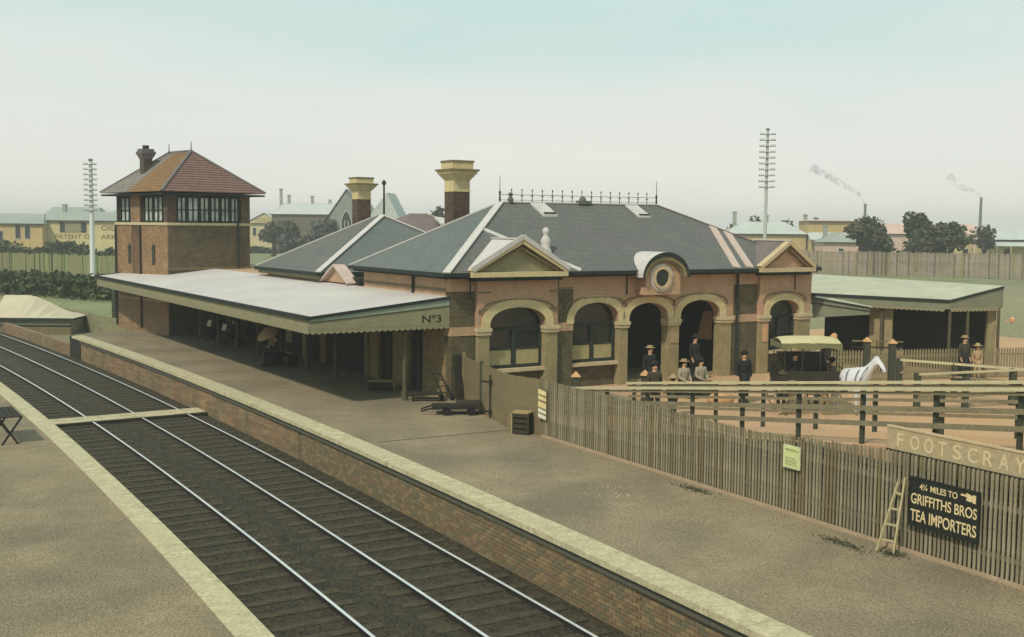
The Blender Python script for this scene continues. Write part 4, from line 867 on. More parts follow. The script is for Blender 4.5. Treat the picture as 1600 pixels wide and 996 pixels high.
# ================================================================== platform furniture
# flat luggage barrow
a_ = Vector((-2.45, 34.15, 0)); t = thing('luggage_barrow', 'low dark flat luggage barrow with two wheels before the gate', 'barrow', a_, math.radians(4))
for i in range(6): MB().box(.0, 1.55, -.30+i*.10, -.21+i*.10, .26, .30).build('slat', M['darkwood'], t)
mb = MB(); mb.box(-.02, 1.6, -.33, -.27, .18, .26); mb.box(-.02, 1.6, .27, .33, .18, .26); mb.build('side_beam', M['darkwood'], t)
MB().bar((0, -.28, .22), (-.35, -.22, .12), .04, .05).bar((0, .28, .22), (-.35, .22, .12), .04, .05).build('handle', M['darkwood'], t)
def wheel(r, name, m_, parent, loc, rot, spokes=8, th=.05):
    mb = MB(); N = 20
    for i in range(N):
        a0_, a1_ = 2*math.pi*i/N, 2*math.pi*(i+1)/N
        mb.bar((r*math.cos(a0_), 0, r*math.sin(a0_)), (r*math.cos(a1_), 0, r*math.sin(a1_)), th, .045, upv=(0, 1, 0))
    for i in range(spokes):
        a0_ = 2*math.pi*i/spokes; mb.tube((0, 0, 0), (r*math.cos(a0_), 0, r*math.sin(a0_)), .016, n=5)
    mb.tube((0, -.07, 0), (0, .07, 0), .06, n=8); return mb.build(name, m_, parent, loc, rot)
for x in (.45, 1.2):
    for y in (-.38, .38): wheel(.13, 'wheel', M['iron'], t, (x, y, .14), (0, 0, 0), 5, .04)
MB().box(.75, 1.5, -.25, .25, .30, .40).build('load_boards', M['wicker'], t)
# small dark trunk-like bench by the wall
t = thing('low_bench', 'low dark bench lying along the station wall by the doors', 'bench', W(-1.35, .2), TH+math.radians(-30))
MB().box(-.1, 1.0, -.17, .17, .24, .30).build('seat', M['darkwood'], t)
for x in (-.02, .86): MB().box(x, x+.06, -.15, .15, 0, .24).build('leg', M['darkwood'], t)
MB().box(.04, .86, -.02, .02, .08, .14).build('stretcher', M['darkwood'], t)
# small cabinet seat with pale end by the pier
t = thing('porter_box', 'small pale topped porters box beside the station pier', 'box', W(-1.25, 2.9), TH+math.radians(-35))
MB().box(-.35, .45, -.2, .2, .05, .34).build('case', M['darkwood'], t); MB().box(-.38, .48, -.23, .23, .34, .38).build('lid', M['wickerl'], t); MB().box(.46, .50, -.1, .1, .06, .33).build('end_label', M['peachc'], t)
# hand trolley leaning at wall
t = thing('sack_trolley', 'sack trolley leaning against the station wall by the boards', 'trolley', W(-.45, -.3), TH)
a0_, b0_ = Vector((0, 0, 0.12)), Vector((-.25, .35, .95))
for dx in (0, .28): MB().bar(a0_+Vector((dx, 0, 0)), b0_+Vector((dx, 0, 0)), .035, .05).build('stile', M['darkwood'], t)
for f in (.2, .45, .7, .92): p = a0_.lerp(b0_, f); MB().bar(p, p+Vector((.28, 0, 0)), .03, .03).build('crossbar', M['darkwood'], t)
for dx in (-.05, .33): wheel(.10, 'wheel', M['iron'], t, (dx, .02, .11), (0, 0, math.pi/2), 4, .03)
t = thing('leaning_plank', 'tall dark plank leaning on the station corner', 'plank', W(.15, -.35), TH); MB().bar((0, 0, 0), (.02, .28, 1.5), .28, .04, upv=(0, 1, 0)).build('board', M['darkwood'], t)
# crate: lit left side and shaded right side put into the slat colours
t = thing('wicker_crate', 'tall slatted wooden crate standing by the palings poster', 'crate', (.32, 30.95, 0), math.radians(-22))
for z in (.04, .19, .34, .49): MB().box(-.24, .24, -.2, -.18, z, z+.1).build('slat', M['wicker'], t); MB().box(-.24, .24, .18, .2, z, z+.1).build('slat', M['wicker'], t)
for z in (.04, .19, .34, .49): MB().box(-.26, -.24, -.2, .2, z, z+.1).build('slat', M['wickerl'], t); MB().box(.24, .26, -.2, .2, z, z+.1).build('slat', M['wicker'], t)
for x in (-.25, .25):
    for y in (-.19, .19): MB().box(x-.02, x+.02, y-.02, y+.02, 0, .64).build('corner_post', M['wickerl'] if x < 0 else M['wicker'], t)
MB().box(-.27, .27, -.21, .21, .60, .64).build('lid', M['wickerl'], t); MB().box(-.22, .22, -.16, .16, .03, .58).build('packing', M['darkwood'], t)
# near platform bench at left edge
t = thing('platform_bench', 'dark framed bench at the left edge of the near platform', 'bench', P(-5.15, 31.95, 0), math.radians(31.95))
for i in range(4): MB().box(-.62+i*.16, -.48+i*.16, -.9, .9, .72, .75).build('slat', M['darkwood'], t)
for y in (-.85, .85): MB().bar((.0, y, .72), (-.5, y, .0), .04, .05).bar((-.55, y, .72), (-.1, y, .0), .04, .05).build('leg', M['iron'], t)

# ================================================================== people
def skinmesh(name, joints, edges, root, m_, parent, sub=1):
    me = bpy.data.meshes.new(name); ks = list(joints); me.from_pydata([joints[k][0] for k in ks], [(ks.index(a), ks.index(b)) for a, b in edges], [])
    o = link(name, me, parent); me.materials.append(m_)
    md = o.modifiers.new('skin', 'SKIN'); md.use_smooth_shade = True
    sv_ = me.skin_vertices[0].data
    for i, k in enumerate(ks):
        r = joints[k][1]; sv_[i].radius = r if isinstance(r, tuple) else (r, r); sv_[i].use_root = (k == root)
    if sub: o.modifiers.new('sub', 'SUBSURF').levels = sub; o.modifiers['sub'].render_levels = sub
    return o
def person(label, loc, rz, pose='stand', sc=1., coat='coat', leg='coat', hat='bowler', female=False, skirt=None, arms='down', group=None):
    t = thing('person', label, 'person', loc, rz, group); t.scale = (sc, sc, sc)
    sit = pose == 'sit'; dz = -.45 if sit else 0
    J = {}
    def j(k, x, y, z, r): J[k] = (Vector((x, y, z+dz)), r)
    j('pel', 0, 0, .95, .13); j('wai', 0, 0, 1.1, (.12, .105)); j('che', 0, 0, 1.3, (.15, .11)); j('nec', 0, .005, 1.47, .055); j('hd0', 0, -.01, 1.55, .07); j('hd1', 0, -.01, 1.63, .088); j('hd2', 0, .005, 1.70, .06); j('nose', 0, -.11, 1.615, .014)
    j('earL', -.095, 0, 1.62, .016); j('earR', .095, 0, 1.62, .016)
    for s_, q in ((-1, 'L'), (1, 'R')):
        j('sh'+q, .17*s_, 0, 1.41, .06)
        if arms == 'down': ae, aw, ah = (.22, .03, 1.13), (.21, -.07, .90), (.205, -.10, .82)
        elif arms == 'lap': ae, aw, ah = (.23, -.02, 1.14), (.12, -.24, 1.05), (.07, -.30, 1.03)
        else: ae, aw, ah = (.24, -.06, 1.16), (.13, -.30, 1.22), (.10, -.37, 1.25)
        j('el'+q, ae[0]*s_, ae[1], ae[2], .043); j('wr'+q, aw[0]*s_, aw[1], aw[2], .028); j('pa'+q, ah[0]*s_, ah[1], ah[2], (.036, .02))
        dv = (Vector(ah)-Vector(aw)).normalized()
        for i in range(5):
            o_ = (i-1.5)*.018 if i < 4 else -.045; ln = (.065, .075, .07, .055, .03)[i]
            base = Vector((ah[0]*s_, ah[1], ah[2])); dd = Vector((dv.x*s_, dv.y, dv.z)); side = Vector((0, 1, 0)) if arms == 'down' else Vector((1, 0, 0))
            e_ = base+dd*(ln+.02)+side*o_*(1 if arms == 'down' else s_); J['f'+q+str(i)] = (Vector((e_.x, e_.y, e_.z+dz)), .008)
        if sit: j('hp'+q, .09*s_, -.03, .92, .09); j('kn'+q, .10*s_, -.44, .93, .065); j('an'+q, .10*s_, -.40, .54, .042); j('to'+q, .11*s_, -.55, .49, .035)
        else: j('hp'+q, .09*s_, 0, .88, .088); j('kn'+q, .10*s_, -.02 - (.05 if s_ > 0 else 0), .50, .06); j('an'+q, .10*s_, .03, .10, .04); j('to'+q, .11*s_, -.14, .04, .035)
    E_ = [('pel', 'wai'), ('wai', 'che'), ('che', 'nec'), ('nec', 'hd0'), ('hd0', 'hd1'), ('hd1', 'hd2'), ('hd1', 'nose'), ('hd1', 'earL'), ('hd1', 'earR')]
    arm_e = []; leg_e = []
    for q in 'LR':
        arm_e += [('che', 'sh'+q), ('sh'+q, 'el'+q), ('el'+q, 'wr'+q)]; leg_e += [('pel', 'hp'+q), ('hp'+q, 'kn'+q), ('kn'+q, 'an'+q)]
        E_ += [('wr'+q, 'pa'+q)]+[('pa'+q, 'f'+q+str(i)) for i in range(5)]+[('an'+q, 'to'+q)]
    skinmesh('body', J, E_+arm_e+leg_e, 'pel', M['skin'], t)
    CJ = {k: (v[0], tuple(x+.03 for x in v[1]) if isinstance(v[1], tuple) else v[1]+.028) for k, v in J.items() if k in ('pel', 'wai', 'che', 'shL', 'shR', 'elL', 'elR', 'wrL', 'wrR')}
    CJ['nk'] = (J['nec'][0]-Vector((0, 0, .04)), .075)
    skinmesh('jacket', CJ, [('pel', 'wai'), ('wai', 'che'), ('che', 'nk')]+arm_e, 'pel', M[coat], t)
    if female or skirt:
        zt = 1.12+dz
        if sit: 
            mb = MB(); mb.hexa([(-.22, -.55, .04), (.22, -.55, .04), (.24, .16, .04), (-.24, .16, .04)], [(-.2, -.5, .56), (.2, -.5, .56), (.19, .14, .62), (-.19, .14, .62)]); o = mb.build('skirt', M[skirt or leg], t); b_m = o.modifiers.new('b', 'BEVEL'); b_m.width = .08; b_m.segments = 3
        else: MB().lathe([(.33, .04), (.27, .4), (.2, .85), (.14, 1.1)], 0, 0, 14).build('skirt', M[skirt or leg], t, smooth=True)
    else:
        LJ = {k: (v[0], v[1]+.022) for k, v in J.items() if k in ('pel', 'hpL', 'hpR', 'knL', 'knR', 'anL', 'anR')}
        skinmesh('trousers', LJ, leg_e, 'pel', M[leg], t)
        if not sit and coat == 'coat': MB().lathe([(.22, .62), (.20, .8), (.17, 1.05)], 0, 0, 12).build('coat_skirt', M[coat], t, smooth=True)
    for q in 'LR': 
        a, b_ = J['an'+q][0], J['to'+q][0]; MB().hexa([(a.x-.05, a.y+.06, max(b_.z-.035, 0)), (a.x+.05, a.y+.06, max(b_.z-.035, 0)), (b_.x+.045, b_.y-.05, max(b_.z-.035, 0)), (b_.x-.045, b_.y-.05, max(b_.z-.035, 0))][::-1], [(a.x-.045, a.y+.05, a.z+.05), (a.x+.045, a.y+.05, a.z+.05), (b_.x+.04, b_.y-.04, b_.z+.04), (b_.x-.04, b_.y-.04, b_.z+.04)][::-1]).build('shoe', M['coat'], t)
    mb = MB()
    for s_ in (-1, 1): mb.lathe([(.001, -.012), (.012, 0), (.001, .012)], .034*s_, -.092, 6)
    mb.build('eyes', M['hair'], t, (0, 0, 1.635+dz)); MB().box(-.028, .028, -.100, -.09, 1.568+dz, 1.576+dz).build('mouth', M['peachc'], t)
    hz_ = 1.66+dz
    MB().lathe([(.10, -.07), (.107, -.01), (.095, .05), (.05, .09), (.001, .10)], 0, .018, 12).build('hair', M['hair'], t, (0, 0, hz_), smooth=True)
    if hat == 'bowler': MB().lathe([(.155, .0), (.16, .012), (.105, .018), (.104, .06), (.075, .10), (.001, .115)], 0, .005, 14).build('hat', M['coat'], t, (0, 0, hz_+.03), smooth=True)
    elif hat == 'straw': MB().lathe([(.17, .0), (.175, .012), (.105, .014), (.102, .08), (.001, .082)], 0, .005, 14).build('hat', M['tan'], t, (0, 0, hz_+.03))
    elif hat == 'wide': MB().lathe([(.25, .02), (.26, .035), (.12, .04), (.11, .12), (.06, .16), (.001, .165)], 0, .005, 16).build('hat', M['tan'], t, (0, 0, hz_+.02), smooth=True)
    return t
def wz(u, v): return W(u, v)
person('man in dark suit and straw boater standing before the middle arch', (4.78, 38.2, 0), TH-.2, hat='straw')
person('man in dark coat and bowler at the ramp rail beside the capped post', (4.35, 33.6, 0), .3, hat='bowler', coat='coatb')
person('child in round straw hat with back to camera by the ramp rail', (4.98, 34.0, 0), 2.9, sc=.72, hat='wide', coat='coat', leg='coat')
person('tall man in black standing in the right arch of the porch', W(10.3, -.5, 0), TH+.1, hat='bowler')
person('woman in pale blouse seated left in the right porch arch', (5.95, 38.1, 0), TH, pose='sit', coat='white', skirt='coat', female=True, hat='straw', arms='lap')
person('woman in pale blouse seated right in the right porch arch', (6.6, 38.5, 0), TH, pose='sit', coat='white', skirt='coatb', female=True, hat='bowler', arms='lap')
person('man in black coat and bowler before the dark brick pilaster', (7.75, 36.8, 0), TH-.5, hat='bowler')
# sack at his feet
mb = MB(); mb.lathe([(.05, 0), (.42, .05), (.46, .2), (.34, .36), (.1, .44), (.02, .46)], 0, 0, 14); t = setp(mb.build('sack', M['sackm'], None, (6.95, 36.6, 0), smooth=True), 'bulging tan sack on the ground left of the bowler hatted man', 'sack')
t.scale = (1.0, .6, .9)
# porch bench for the seated women
t = thing('porch_bench', 'plain wooden bench under the two seated women at the porch', 'bench', (6.3, 38.35, 0), TH)
MB().box(-.75, .75, -.18, .18, .40, .45).build('seat', M['darkwood'], t)
for x in (-.65, .6): MB().box(x, x+.06, -.15, .15, 0, .40).build('leg', M['darkwood'], t)
# platform people
def wall_bench(label, u, v, ln):
    t = thing('platform_bench', label, 'bench', W(u, v), TH)
    for i in range(3): MB().box(-.2+i*.13, -.09+i*.13, -ln/2, ln/2, .42, .45).build('slat', M['darkwood'], t)
    MB().box(.2, .24, -ln/2, ln/2, .5, .9).build('backrest', M['darkwood'], t)
    for y in (-ln/2+.1, ln/2-.16): MB().box(-.18, .24, y, y+.06, 0, .42).build('leg', M['darkwood'], t)
wall_bench('long dark bench under the canopy with two newspaper readers', -.95, 21.0, 4.4)
wall_bench('dark bench under the canopy with the reclining woman', -1.6, 11.4, 2.0)
for lab, v in (('person in dark clothes reading a newspaper, farther along the bench', 22.3), ('person in dark clothes reading a newspaper, nearer end of bench', 19.9)):
    person(lab, W(-1.0, v), TH-math.pi/2, pose='sit', arms='hold', hat='bowler')
    o = MB().hexa([(-.28, -.02, 0), (.28, -.02, 0), (.28, .0, 0), (-.28, .0, 0)], [(-.28, .08, .3), (.28, .08, .3), (.28, .1, .3), (-.28, .1, .3)]).build('newspaper', M['paper'], None, W(-1.52, v, .72), (0, 0, TH-math.pi/2)); setp(o, 'open pale newspaper held by the '+('farther' if v > 21 else 'nearer')+' seated reader', 'newspaper')
person('woman in black dress and wide pale hat sitting low under the canopy', W(-2.0, 11.3), TH-math.pi/2-.3, pose='sit', arms='hold', female=True, skirt='coat', hat='wide')
mb = MB(); mb.lathe([(.52, 0), (.42, .12), (.22, .22), (.001, .26)], 0, 0, 16); mb.tube((0, 0, -.75), (0, 0, .2), .012); t = setp(mb.build('parasol', M['tan'], None, W(-2.35, 11.2, 1.35), (.35, -.45, 0), smooth=False), 'small pale tan parasol open over the woman in black', 'parasol')
person('woman in pale hat standing behind the low paling fence', (17.6, 43.0, 0), .3, hat='straw', coat='coatb', female=True, skirt='coat')
person('child standing behind the low paling fence beside the woman', (18.15, 43.1, 0), 0, sc=.8, hat='wide', coat='tan', leg='tan')
# barrow and reclining child at the right shelter
t = thing('hand_cart', 'long dark two railed hand cart under the right shelter', 'cart', (13.9, 45.2, 0), math.radians(-8))
for z in (1.05, 1.3): MB().box(0, 2.0, -.02, .03, z-.03, z+.03).build('rail', M['board' if z > 1.2 else 'darkwood'], t)
MB().box(-.1, 2.0, -.45, .1, .7, .78).build('deck', M['darkwood'], t)
for x in (.3, 1.6): wheel(.36, 'wheel', M['iron'], t, (x, -.48, .36), (0, 0, 0), 8); MB().box(x-.03, x+.03, -.45, .0, .36, .7).build('axle_block', M['darkwood'], t)
for x in (0, .98, 1.96): MB().box(x-.02, x+.02, -.02, .02, .78, 1.3).build('stake', M['darkwood'], t)
person('child in peach frock sitting at the end of the hand cart', (15.7, 44.7, .32), .2, pose='sit', sc=.62, coat='peachc', female=True, skirt='peachc', hat='bowler')
mb = MB(); mb.lathe([(.03, 0), (.17, .05), (.19, .3), (.1, .5), (.02, .55)], 0, 0, 10); setp(mb.build('flour_sack', M['sackm'], None, (12.85, 44.6, 1.15), (.1, .3, 0), smooth=True), 'tan sack hanging at the dark shelter opening behind the wagon', 'sack')
t = thing('packing_case', 'dark packing case under the tan sack by the shelter', 'crate', (12.9, 44.6, 0), .2); MB().box(-.35, .35, -.3, .3, .0, 1.15).build('case', M['darkwood'], t); MB().box(-.38, .38, -.33, -.3, .5, .6).build('batten', M['board'], t)

# ================================================================== wagonette and horse
t = thing('horse_wagon', 'covered passenger wagonette with cream and green roof in the street', 'wagon', (9.38, 35.3, 0), math.radians(2)); t.scale = (.80, .95, 1.04)
n_ = 12; vs = []
for i in range(n_+1):
    x = -1.18+2.36*i/n_
    for jx in range(7):
        y = -.75+1.5*jx/6; z = 2.12+.16*(1-(2*abs(y)/1.5)**2)+.06*(1-(x/1.18)**4); vs.append((x, y, z))
MB().add(vs, [(7*i+j_, 7*i+j_+1, 7*i+j_+8, 7*i+j_+7) for i in range(n_) for j_ in range(6)]).build('canopy_top', M['wagc'], t, smooth=True)
for y in (-.76, .76):
    mb = MB(); N = 24
    for i in range(N):
        xa, xb = -1.18+2.36*i/N, -1.18+2.36*(i+1)/N
        sc_f = lambda x: 1.92 + .12*abs(math.sin((x+1.18)*math.pi/1.18))
        mb.add([(xa, y, sc_f(xa)), (xb, y, sc_f(xb)), (xb, y, 2.17), (xa, y, 2.17), (xa, y+.02, sc_f(xa)), (xb, y+.02, sc_f(xb)), (xb, y+.02, 2.17), (xa, y+.02, 2.17)], [(0,1,2,3), (7,6,5,4), (0,4,5,1), (3,2,6,7)])
    mb.build('valance', M['wagg'], t)
for x in (-1.18, 1.17): MB().box(x-.01, x+.01, -.74, .74, 1.99, 2.16).build('valance', M['wagg'], t)
for x in (-1.05, -.35, .35, 1.0):
    for y in (-.68, .68): MB().tube((x, y, 1.0), (x, y, 2.12), .022, n=6).build('canopy_post', M['wagb'], t)
mb = MB(); mb.hexa([(-1.15, -.55, .62), (1.05, -.55, .62), (1.05, .55, .62), (-1.15, .55, .62)], [(-1.2, -.68, 1.05), (1.12, -.68, 1.05), (1.12, .68, 1.05), (-1.2, .68, 1.05)]); mb.box(-1.2, 1.12, -.70, -.66, 1.05, 1.32); mb.box(-1.2, 1.12, .64, .70, 1.05, 1.5); mb.build('body', M['wagb'], t)
MB().box(-.95, .95, -.70, -.68, .95, .99).build('side_moulding', M['wheel'], t)
MB().box(-.95, .9, .40, .66, 1.05, 1.8).build('seat_back', M['wagb'], t); MB().box(.95, 1.35, -.45, .45, 1.0, 1.1).build('driver_seat', M['wagb'], t); MB().box(-1.45, -1.2, -.25, .25, .42, .46).build('rear_step', M['iron'], t)
for x, r in ((-.75, .52), (.8, .42)):
    for y in (-.74, .74): wheel(r, 'wheel', M['wheel'], t, (x, y, r), (0, 0, 0), 12)
    MB().tube((x, -.7, r), (x, .7, r), .03).build('axle', M['iron'], t); MB().box(x-.3, x+.3, -.6, -.55, r+.03, r+.09).build('spring', M['iron'], t)
for y in (-.32, .32): MB().path([(1.1, y, .7), (1.6, y, .82), (3.0, y*1.05, 1.0)], .025).build('shaft', M['wheel'], t)
person('passenger in dark clothes sitting at the left rear of the wagon', (9.0, 35.1, .75), .2, pose='sit', sc=.9, hat='none', arms='lap')
person('second passenger with pale hat lower at the wagon step', (8.55, 34.7, .25), -.4, pose='sit', sc=.85, coat='coat', hat='straw', arms='lap')
person('driver in bowler hat on the front seat of the wagon', (10.25, 35.3, .62), 1.2, pose='sit', sc=.85, coat='coatb', hat='bowler', arms='hold')
# horse
t = thing('horse', 'white harnessed horse standing in the shafts of the wagonette', 'horse', (10.72, 34.9, 0), math.radians(-48)); t.scale = (.88, 1.25, 1.05)
J = dict(cr=(Vector((-.45, 0, 1.12)), (.24, .25)), ba=(Vector((0, 0, 1.08)), (.25, .28)), sh=(Vector((.42, 0, 1.12)), (.22, .29)), n1=(Vector((.68, 0, 1.36)), (.12, .17)), n2=(Vector((.90, 0, 1.60)), (.085, .12)), po=(Vector((1.02, 0, 1.70)), .085), hd=(Vector((1.20, 0, 1.55)), (.07, .09)), mu=(Vector((1.36, 0, 1.36)), .055),
 e1=(Vector((.99, .06, 1.84)), .02), e2=(Vector((.99, -.06, 1.84)), .02))
E_ = [('cr', 'ba'), ('ba', 'sh'), ('sh', 'n1'), ('n1', 'n2'), ('n2', 'po'), ('po', 'hd'), ('hd', 'mu'), ('po', 'e1'), ('po', 'e2')]
for s_, q in ((-1, 'a'), (1, 'b')):
    dx = .06*s_
    J['fe'+q] = (Vector((.42+dx, .15*s_, .82)), .10); J['fk'+q] = (Vector((.46+dx, .15*s_, .48)), .055); J['ff'+q] = (Vector((.44+dx, .15*s_, .12)), .038); J['fh'+q] = (Vector((.49+dx, .15*s_, .04)), .055)
    J['st'+q] = (Vector((-.42-dx, .16*s_, .80)), .14); J['ho'+q] = (Vector((-.62-dx, .16*s_, .50)), .06); J['hf'+q] = (Vector((-.56-dx, .16*s_, .12)), .04); J['hh'+q] = (Vector((-.50-dx, .16*s_, .04)), .055)
    E_ += [('sh', 'fe'+q), ('fe'+q, 'fk'+q), ('fk'+q, 'ff'+q), ('ff'+q, 'fh'+q), ('cr', 'st'+q), ('st'+q, 'ho'+q), ('ho'+q, 'hf'+q), ('hf'+q, 'hh'+q)]
skinmesh('body', J, E_, 'ba', M['horse'], t, 2)
mb = MB(); mb.path([(-.68, 0, 1.2), (-.80, 0, 1.05), (-.82, 0, .6)], .05, 6, rr=[.04, .07, .03]); mb.build('tail', M['mane'], t)
mb = MB()
for i in range(9):
    f = i/8; a = Vector((.62, 0, 1.52)).lerp(Vector((1.0, 0, 1.84)), f); mb.hexa([(a.x-.04, -.03, a.z-.2), (a.x+.06, -.03, a.z-.2), (a.x+.06, .03, a.z-.2), (a.x-.04, .03, a.z-.2)], [(a.x-.04, -.012, a.z), (a.x+.03, -.012, a.z), (a.x+.03, .012, a.z), (a.x-.04, .012, a.z)])
mb.build('mane', M['mane'], t)
def girth(x, z, ry, rz, tilt, nm):
    mb = MB(); N = 20; pp = [(x+tilt*math.sin(2*math.pi*i/N), ry*math.cos(2*math.pi*i/N), z+rz*math.sin(2*math.pi*i/N)) for i in range(N+1)]; mb.path(pp, .013, 5); mb.build(nm, M['leather'], t)
girth(.05, 1.08, .285, .31, 0, 'girth_strap'); girth(-.42, 1.1, .29, .29, -.16, 'breeching_strap'); girth(.62, 1.22, .22, .30, .16, 'collar'); girth(.40, 1.1, .27, .31, .05, 'saddle_strap')
mb = MB(); 
for s_ in (-1, 1): mb.path([(.6, .22*s_, 1.05), (.1, .31*s_, .98), (-.4, .31*s_, .98), (-.75, .25*s_, 1.0)], .018, 5); mb.path([(1.12, .1*s_, 1.60), (1.3, .08*s_, 1.42)], .012, 5)
mb.build('trace_strap', M['leather'], t)

# ================================================================== telegraph poles
def telegraph(label, x, y, h, r, narm, z0, dz, wd, mp, ang):
    t = thing('telegraph_pole', label, 'telegraph pole', (x, y, 0), ang)
    MB().tube((0, 0, 0), (0, 0, h), r, r*.62, 10).build('mast', mp, t)
    am = MB().box(-wd, wd, -.04, .04, -.032, .032).mesh('crossarm', M['arm']); im = MB()
    for s_ in (-.95, -.7, -.45, .45, .7, .95): im.lathe([(.03, .04), (.055, .08), (.05, .16), (.001, .18)], s_*wd, 0, 6)
    im = im.mesh('insulator_row', M['flash'])
    for i in range(narm): link('crossarm', am, t, (0, -r, h-z0-i*dz)); link('insulator_row', im, t, (0, -r, h-z0-i*dz))['kind'] = 'stuff'
    MB().lathe([(.001, h-.02), (r*.9, h), (r*.9, h+.12), (.001, h+.2)], 0, 0, 8).build('cap', M['arm'], t)
telegraph('tall white telegraph mast with many crossarms left of the signal box', -41.5, 110, 11.9, .27, 10, .4, .5, .62, M['poleW'], .1)
telegraph('tall pale telegraph mast with ten crossarms behind the station right', 22.6, 100, 14.6, .19, 10, .4, .52, .70, M['poleG'], -.1)

# ================================================================== vegetation and town beyond
def leaves(mb, c, rx, ry, rz, n, s_, mi=0, rnd=random):
    for i in range(n):
        while True:
            p = Vector((rnd.uniform(-1, 1), rnd.uniform(-1, 1), rnd.uniform(-1, 1)))
            if p.length < 1 and p.length > .35: break
        p = Vector((c[0]+p.x*rx, c[1]+p.y*ry, c[2]+p.z*rz)); a = Vector((rnd.gauss(0, 1), rnd.gauss(0, 1), rnd.gauss(0, 1))).normalized(); b_ = a.cross(Vector((rnd.gauss(0, 1), rnd.gauss(0, 1), 1))).normalized(); k = s_*rnd.uniform(.6, 1.3)
        mb.add([p-a*k, p+b_*k*.7, p+a*k, p-b_*k*.7], [(0, 1, 2, 3)], mi)
def tree(label, x, y, h, w_, m_=('leaf1', 'leaf2'), trunk=.3, clumps=9, name='tree', group=None, lo=.25, n=260, s_=.28):
    t = thing(name, label, 'tree', (x, y, 0), 0, group)
    mb = MB(); mb.tube((0, 0, 0), (w_*.03, 0, h*.5), w_*.06+.08, w_*.03+.05, 7)
    for i in range(4): a = i*1.6+.4; mb.tube((0, 0, h*.3), (math.cos(a)*w_*.25, math.sin(a)*w_*.25, h*.7), w_*.03+.03, .03, 5)
    mb.build('trunk', M['bark'], t)
    mb = MB()
    for i in range(clumps):
        a = random.uniform(0, 6.28); rr = random.uniform(.0, .30)*w_; cz = h*random.uniform(lo+.12, .82); k = random.uniform(.16, .26)
        leaves(mb, (rr*math.cos(a), rr*math.sin(a), cz), w_*k, w_*k, h*k*.75, n//clumps*3, s_, i % 2)
    mb.build('crown', [M[m_[0]], M[m_[1]]], t)
    return t
tree('round dark bushy tree left of the pair behind the long fence', 49.6, 154, 8.2, 8.0, lo=.02, n=1100, s_=.34, clumps=18)
tree('broad dark tree right of the pair behind the long fence', 57.6, 154, 7.4, 10.5, lo=.0, n=1500, s_=.34, clumps=22)
tree('taller narrow palm like tree rising between the bushy pair', 57.0, 157, 9.6, 5.0, ('leaf2', 'leaf1'), lo=.4, n=600, s_=.34)
tree('dark wedge shaped tree beside the yellow cottage at far right', 69.8, 165, 7.6, 5.2, ('leaf3', 'leaf1'), lo=.3, n=260)
tree('small dark tree behind the pale roofed house right of the station', 46.0, 212, 8.6, 5.0, ('leaf3', 'leaf1'), n=200, s_=.35)
tree('dark tree peeping behind the second house chimney', 52.0, 212, 8.2, 5.0, ('leaf3', 'leaf1'), n=200, s_=.35)
tree('low dark trees at the left of the pale roofed house', 40.3, 205, 7.4, 5.5, ('leaf1', 'leaf3'), n=200, s_=.35)
tree('small tree above the ochre building roof', 59.0, 218, 9.0, 4.0, ('leaf3', 'leaf1'), n=160, s_=.35)
tree('leaning green tree between the station chimneys', -13.2, 200, 10.0, 3.6, ('leaf2', 'leaf1'), lo=.45, n=220, s_=.4)
tree('low green tree between the station chimneys right of the leaning one', -10.6, 200, 7.8, 4.2, ('leaf2', 'leaf1'), lo=.2, n=200, s_=.4)
for i, (px_, y) in enumerate(((-44, 205), (-40, 200), (-36.5, 206), (-33, 200), (-29.5, 204))):
    tree(('brown leafed tree first from left in the row by the yellow gabled house', 'brown leafed tree second in the row by the yellow gabled house', 'brown leafed tree in the middle of the row below the long roof', 'brown leafed tree fourth in the row below the long roof', 'brown leafed tree at the church end of the row')[i], px_, y, 7.6-.3*(i % 3), 7.0, ('farl', 'farl2') if False else ('leaf1', 'leaf3'), n=260, s_=.4, group='dark trees below the long roof', lo=.05)
# hedges
def hedge(label, a, b, h, wd, n, m_='hedge', s_=.4):
    mb = MB(); d = b-a
    for i in range(n):
        f = random.random(); hh = h*(.75+.25*math.sin(f*17+label.__len__())); p = d*f+Vector((random.uniform(-wd, wd), random.uniform(-wd, wd), random.uniform(0, hh)))
        k = s_*random.uniform(.5, 1.3); u_ = Vector((random.gauss(0, 1), random.gauss(0, 1), random.gauss(0, 1))).normalized(); v_ = u_.cross(Vector((random.gauss(0, 1), .3, 1))).normalized()
        mb.add([p-u_*k, p+v_*k*.7, p+u_*k, p-v_*k*.7], [(0, 1, 2, 3)])
    setp(mb.build('hedge', M[m_], None, a), label, 'hedge', kind='stuff')
hedge('dark hedge line across the left field before the yellow buildings', Vector((-88, 172, 0)), Vector((-56, 160, 0)), 3.0, 1.5, 4200, 'hedge', .45)
hedge('dark scrub below the yellow buildings left of the signal box', Vector((-78, 150, 0)), Vector((-48, 142, 0)), 2.0, 2.5, 3800, 'hedge', .4)
hedge('dark green scrub between field fence and low shelter', Vector((-56, 104, 0)), Vector((-26, 86, 0)), 1.5, 4.5, 15000, 'hedge', .26)
hedge('low dark hedge at the foot of the yellow gabled house', Vector((-58, 225, 0)), Vector((-36, 225, 0)), 1.4, 1., 1400, 'hedge', .4)
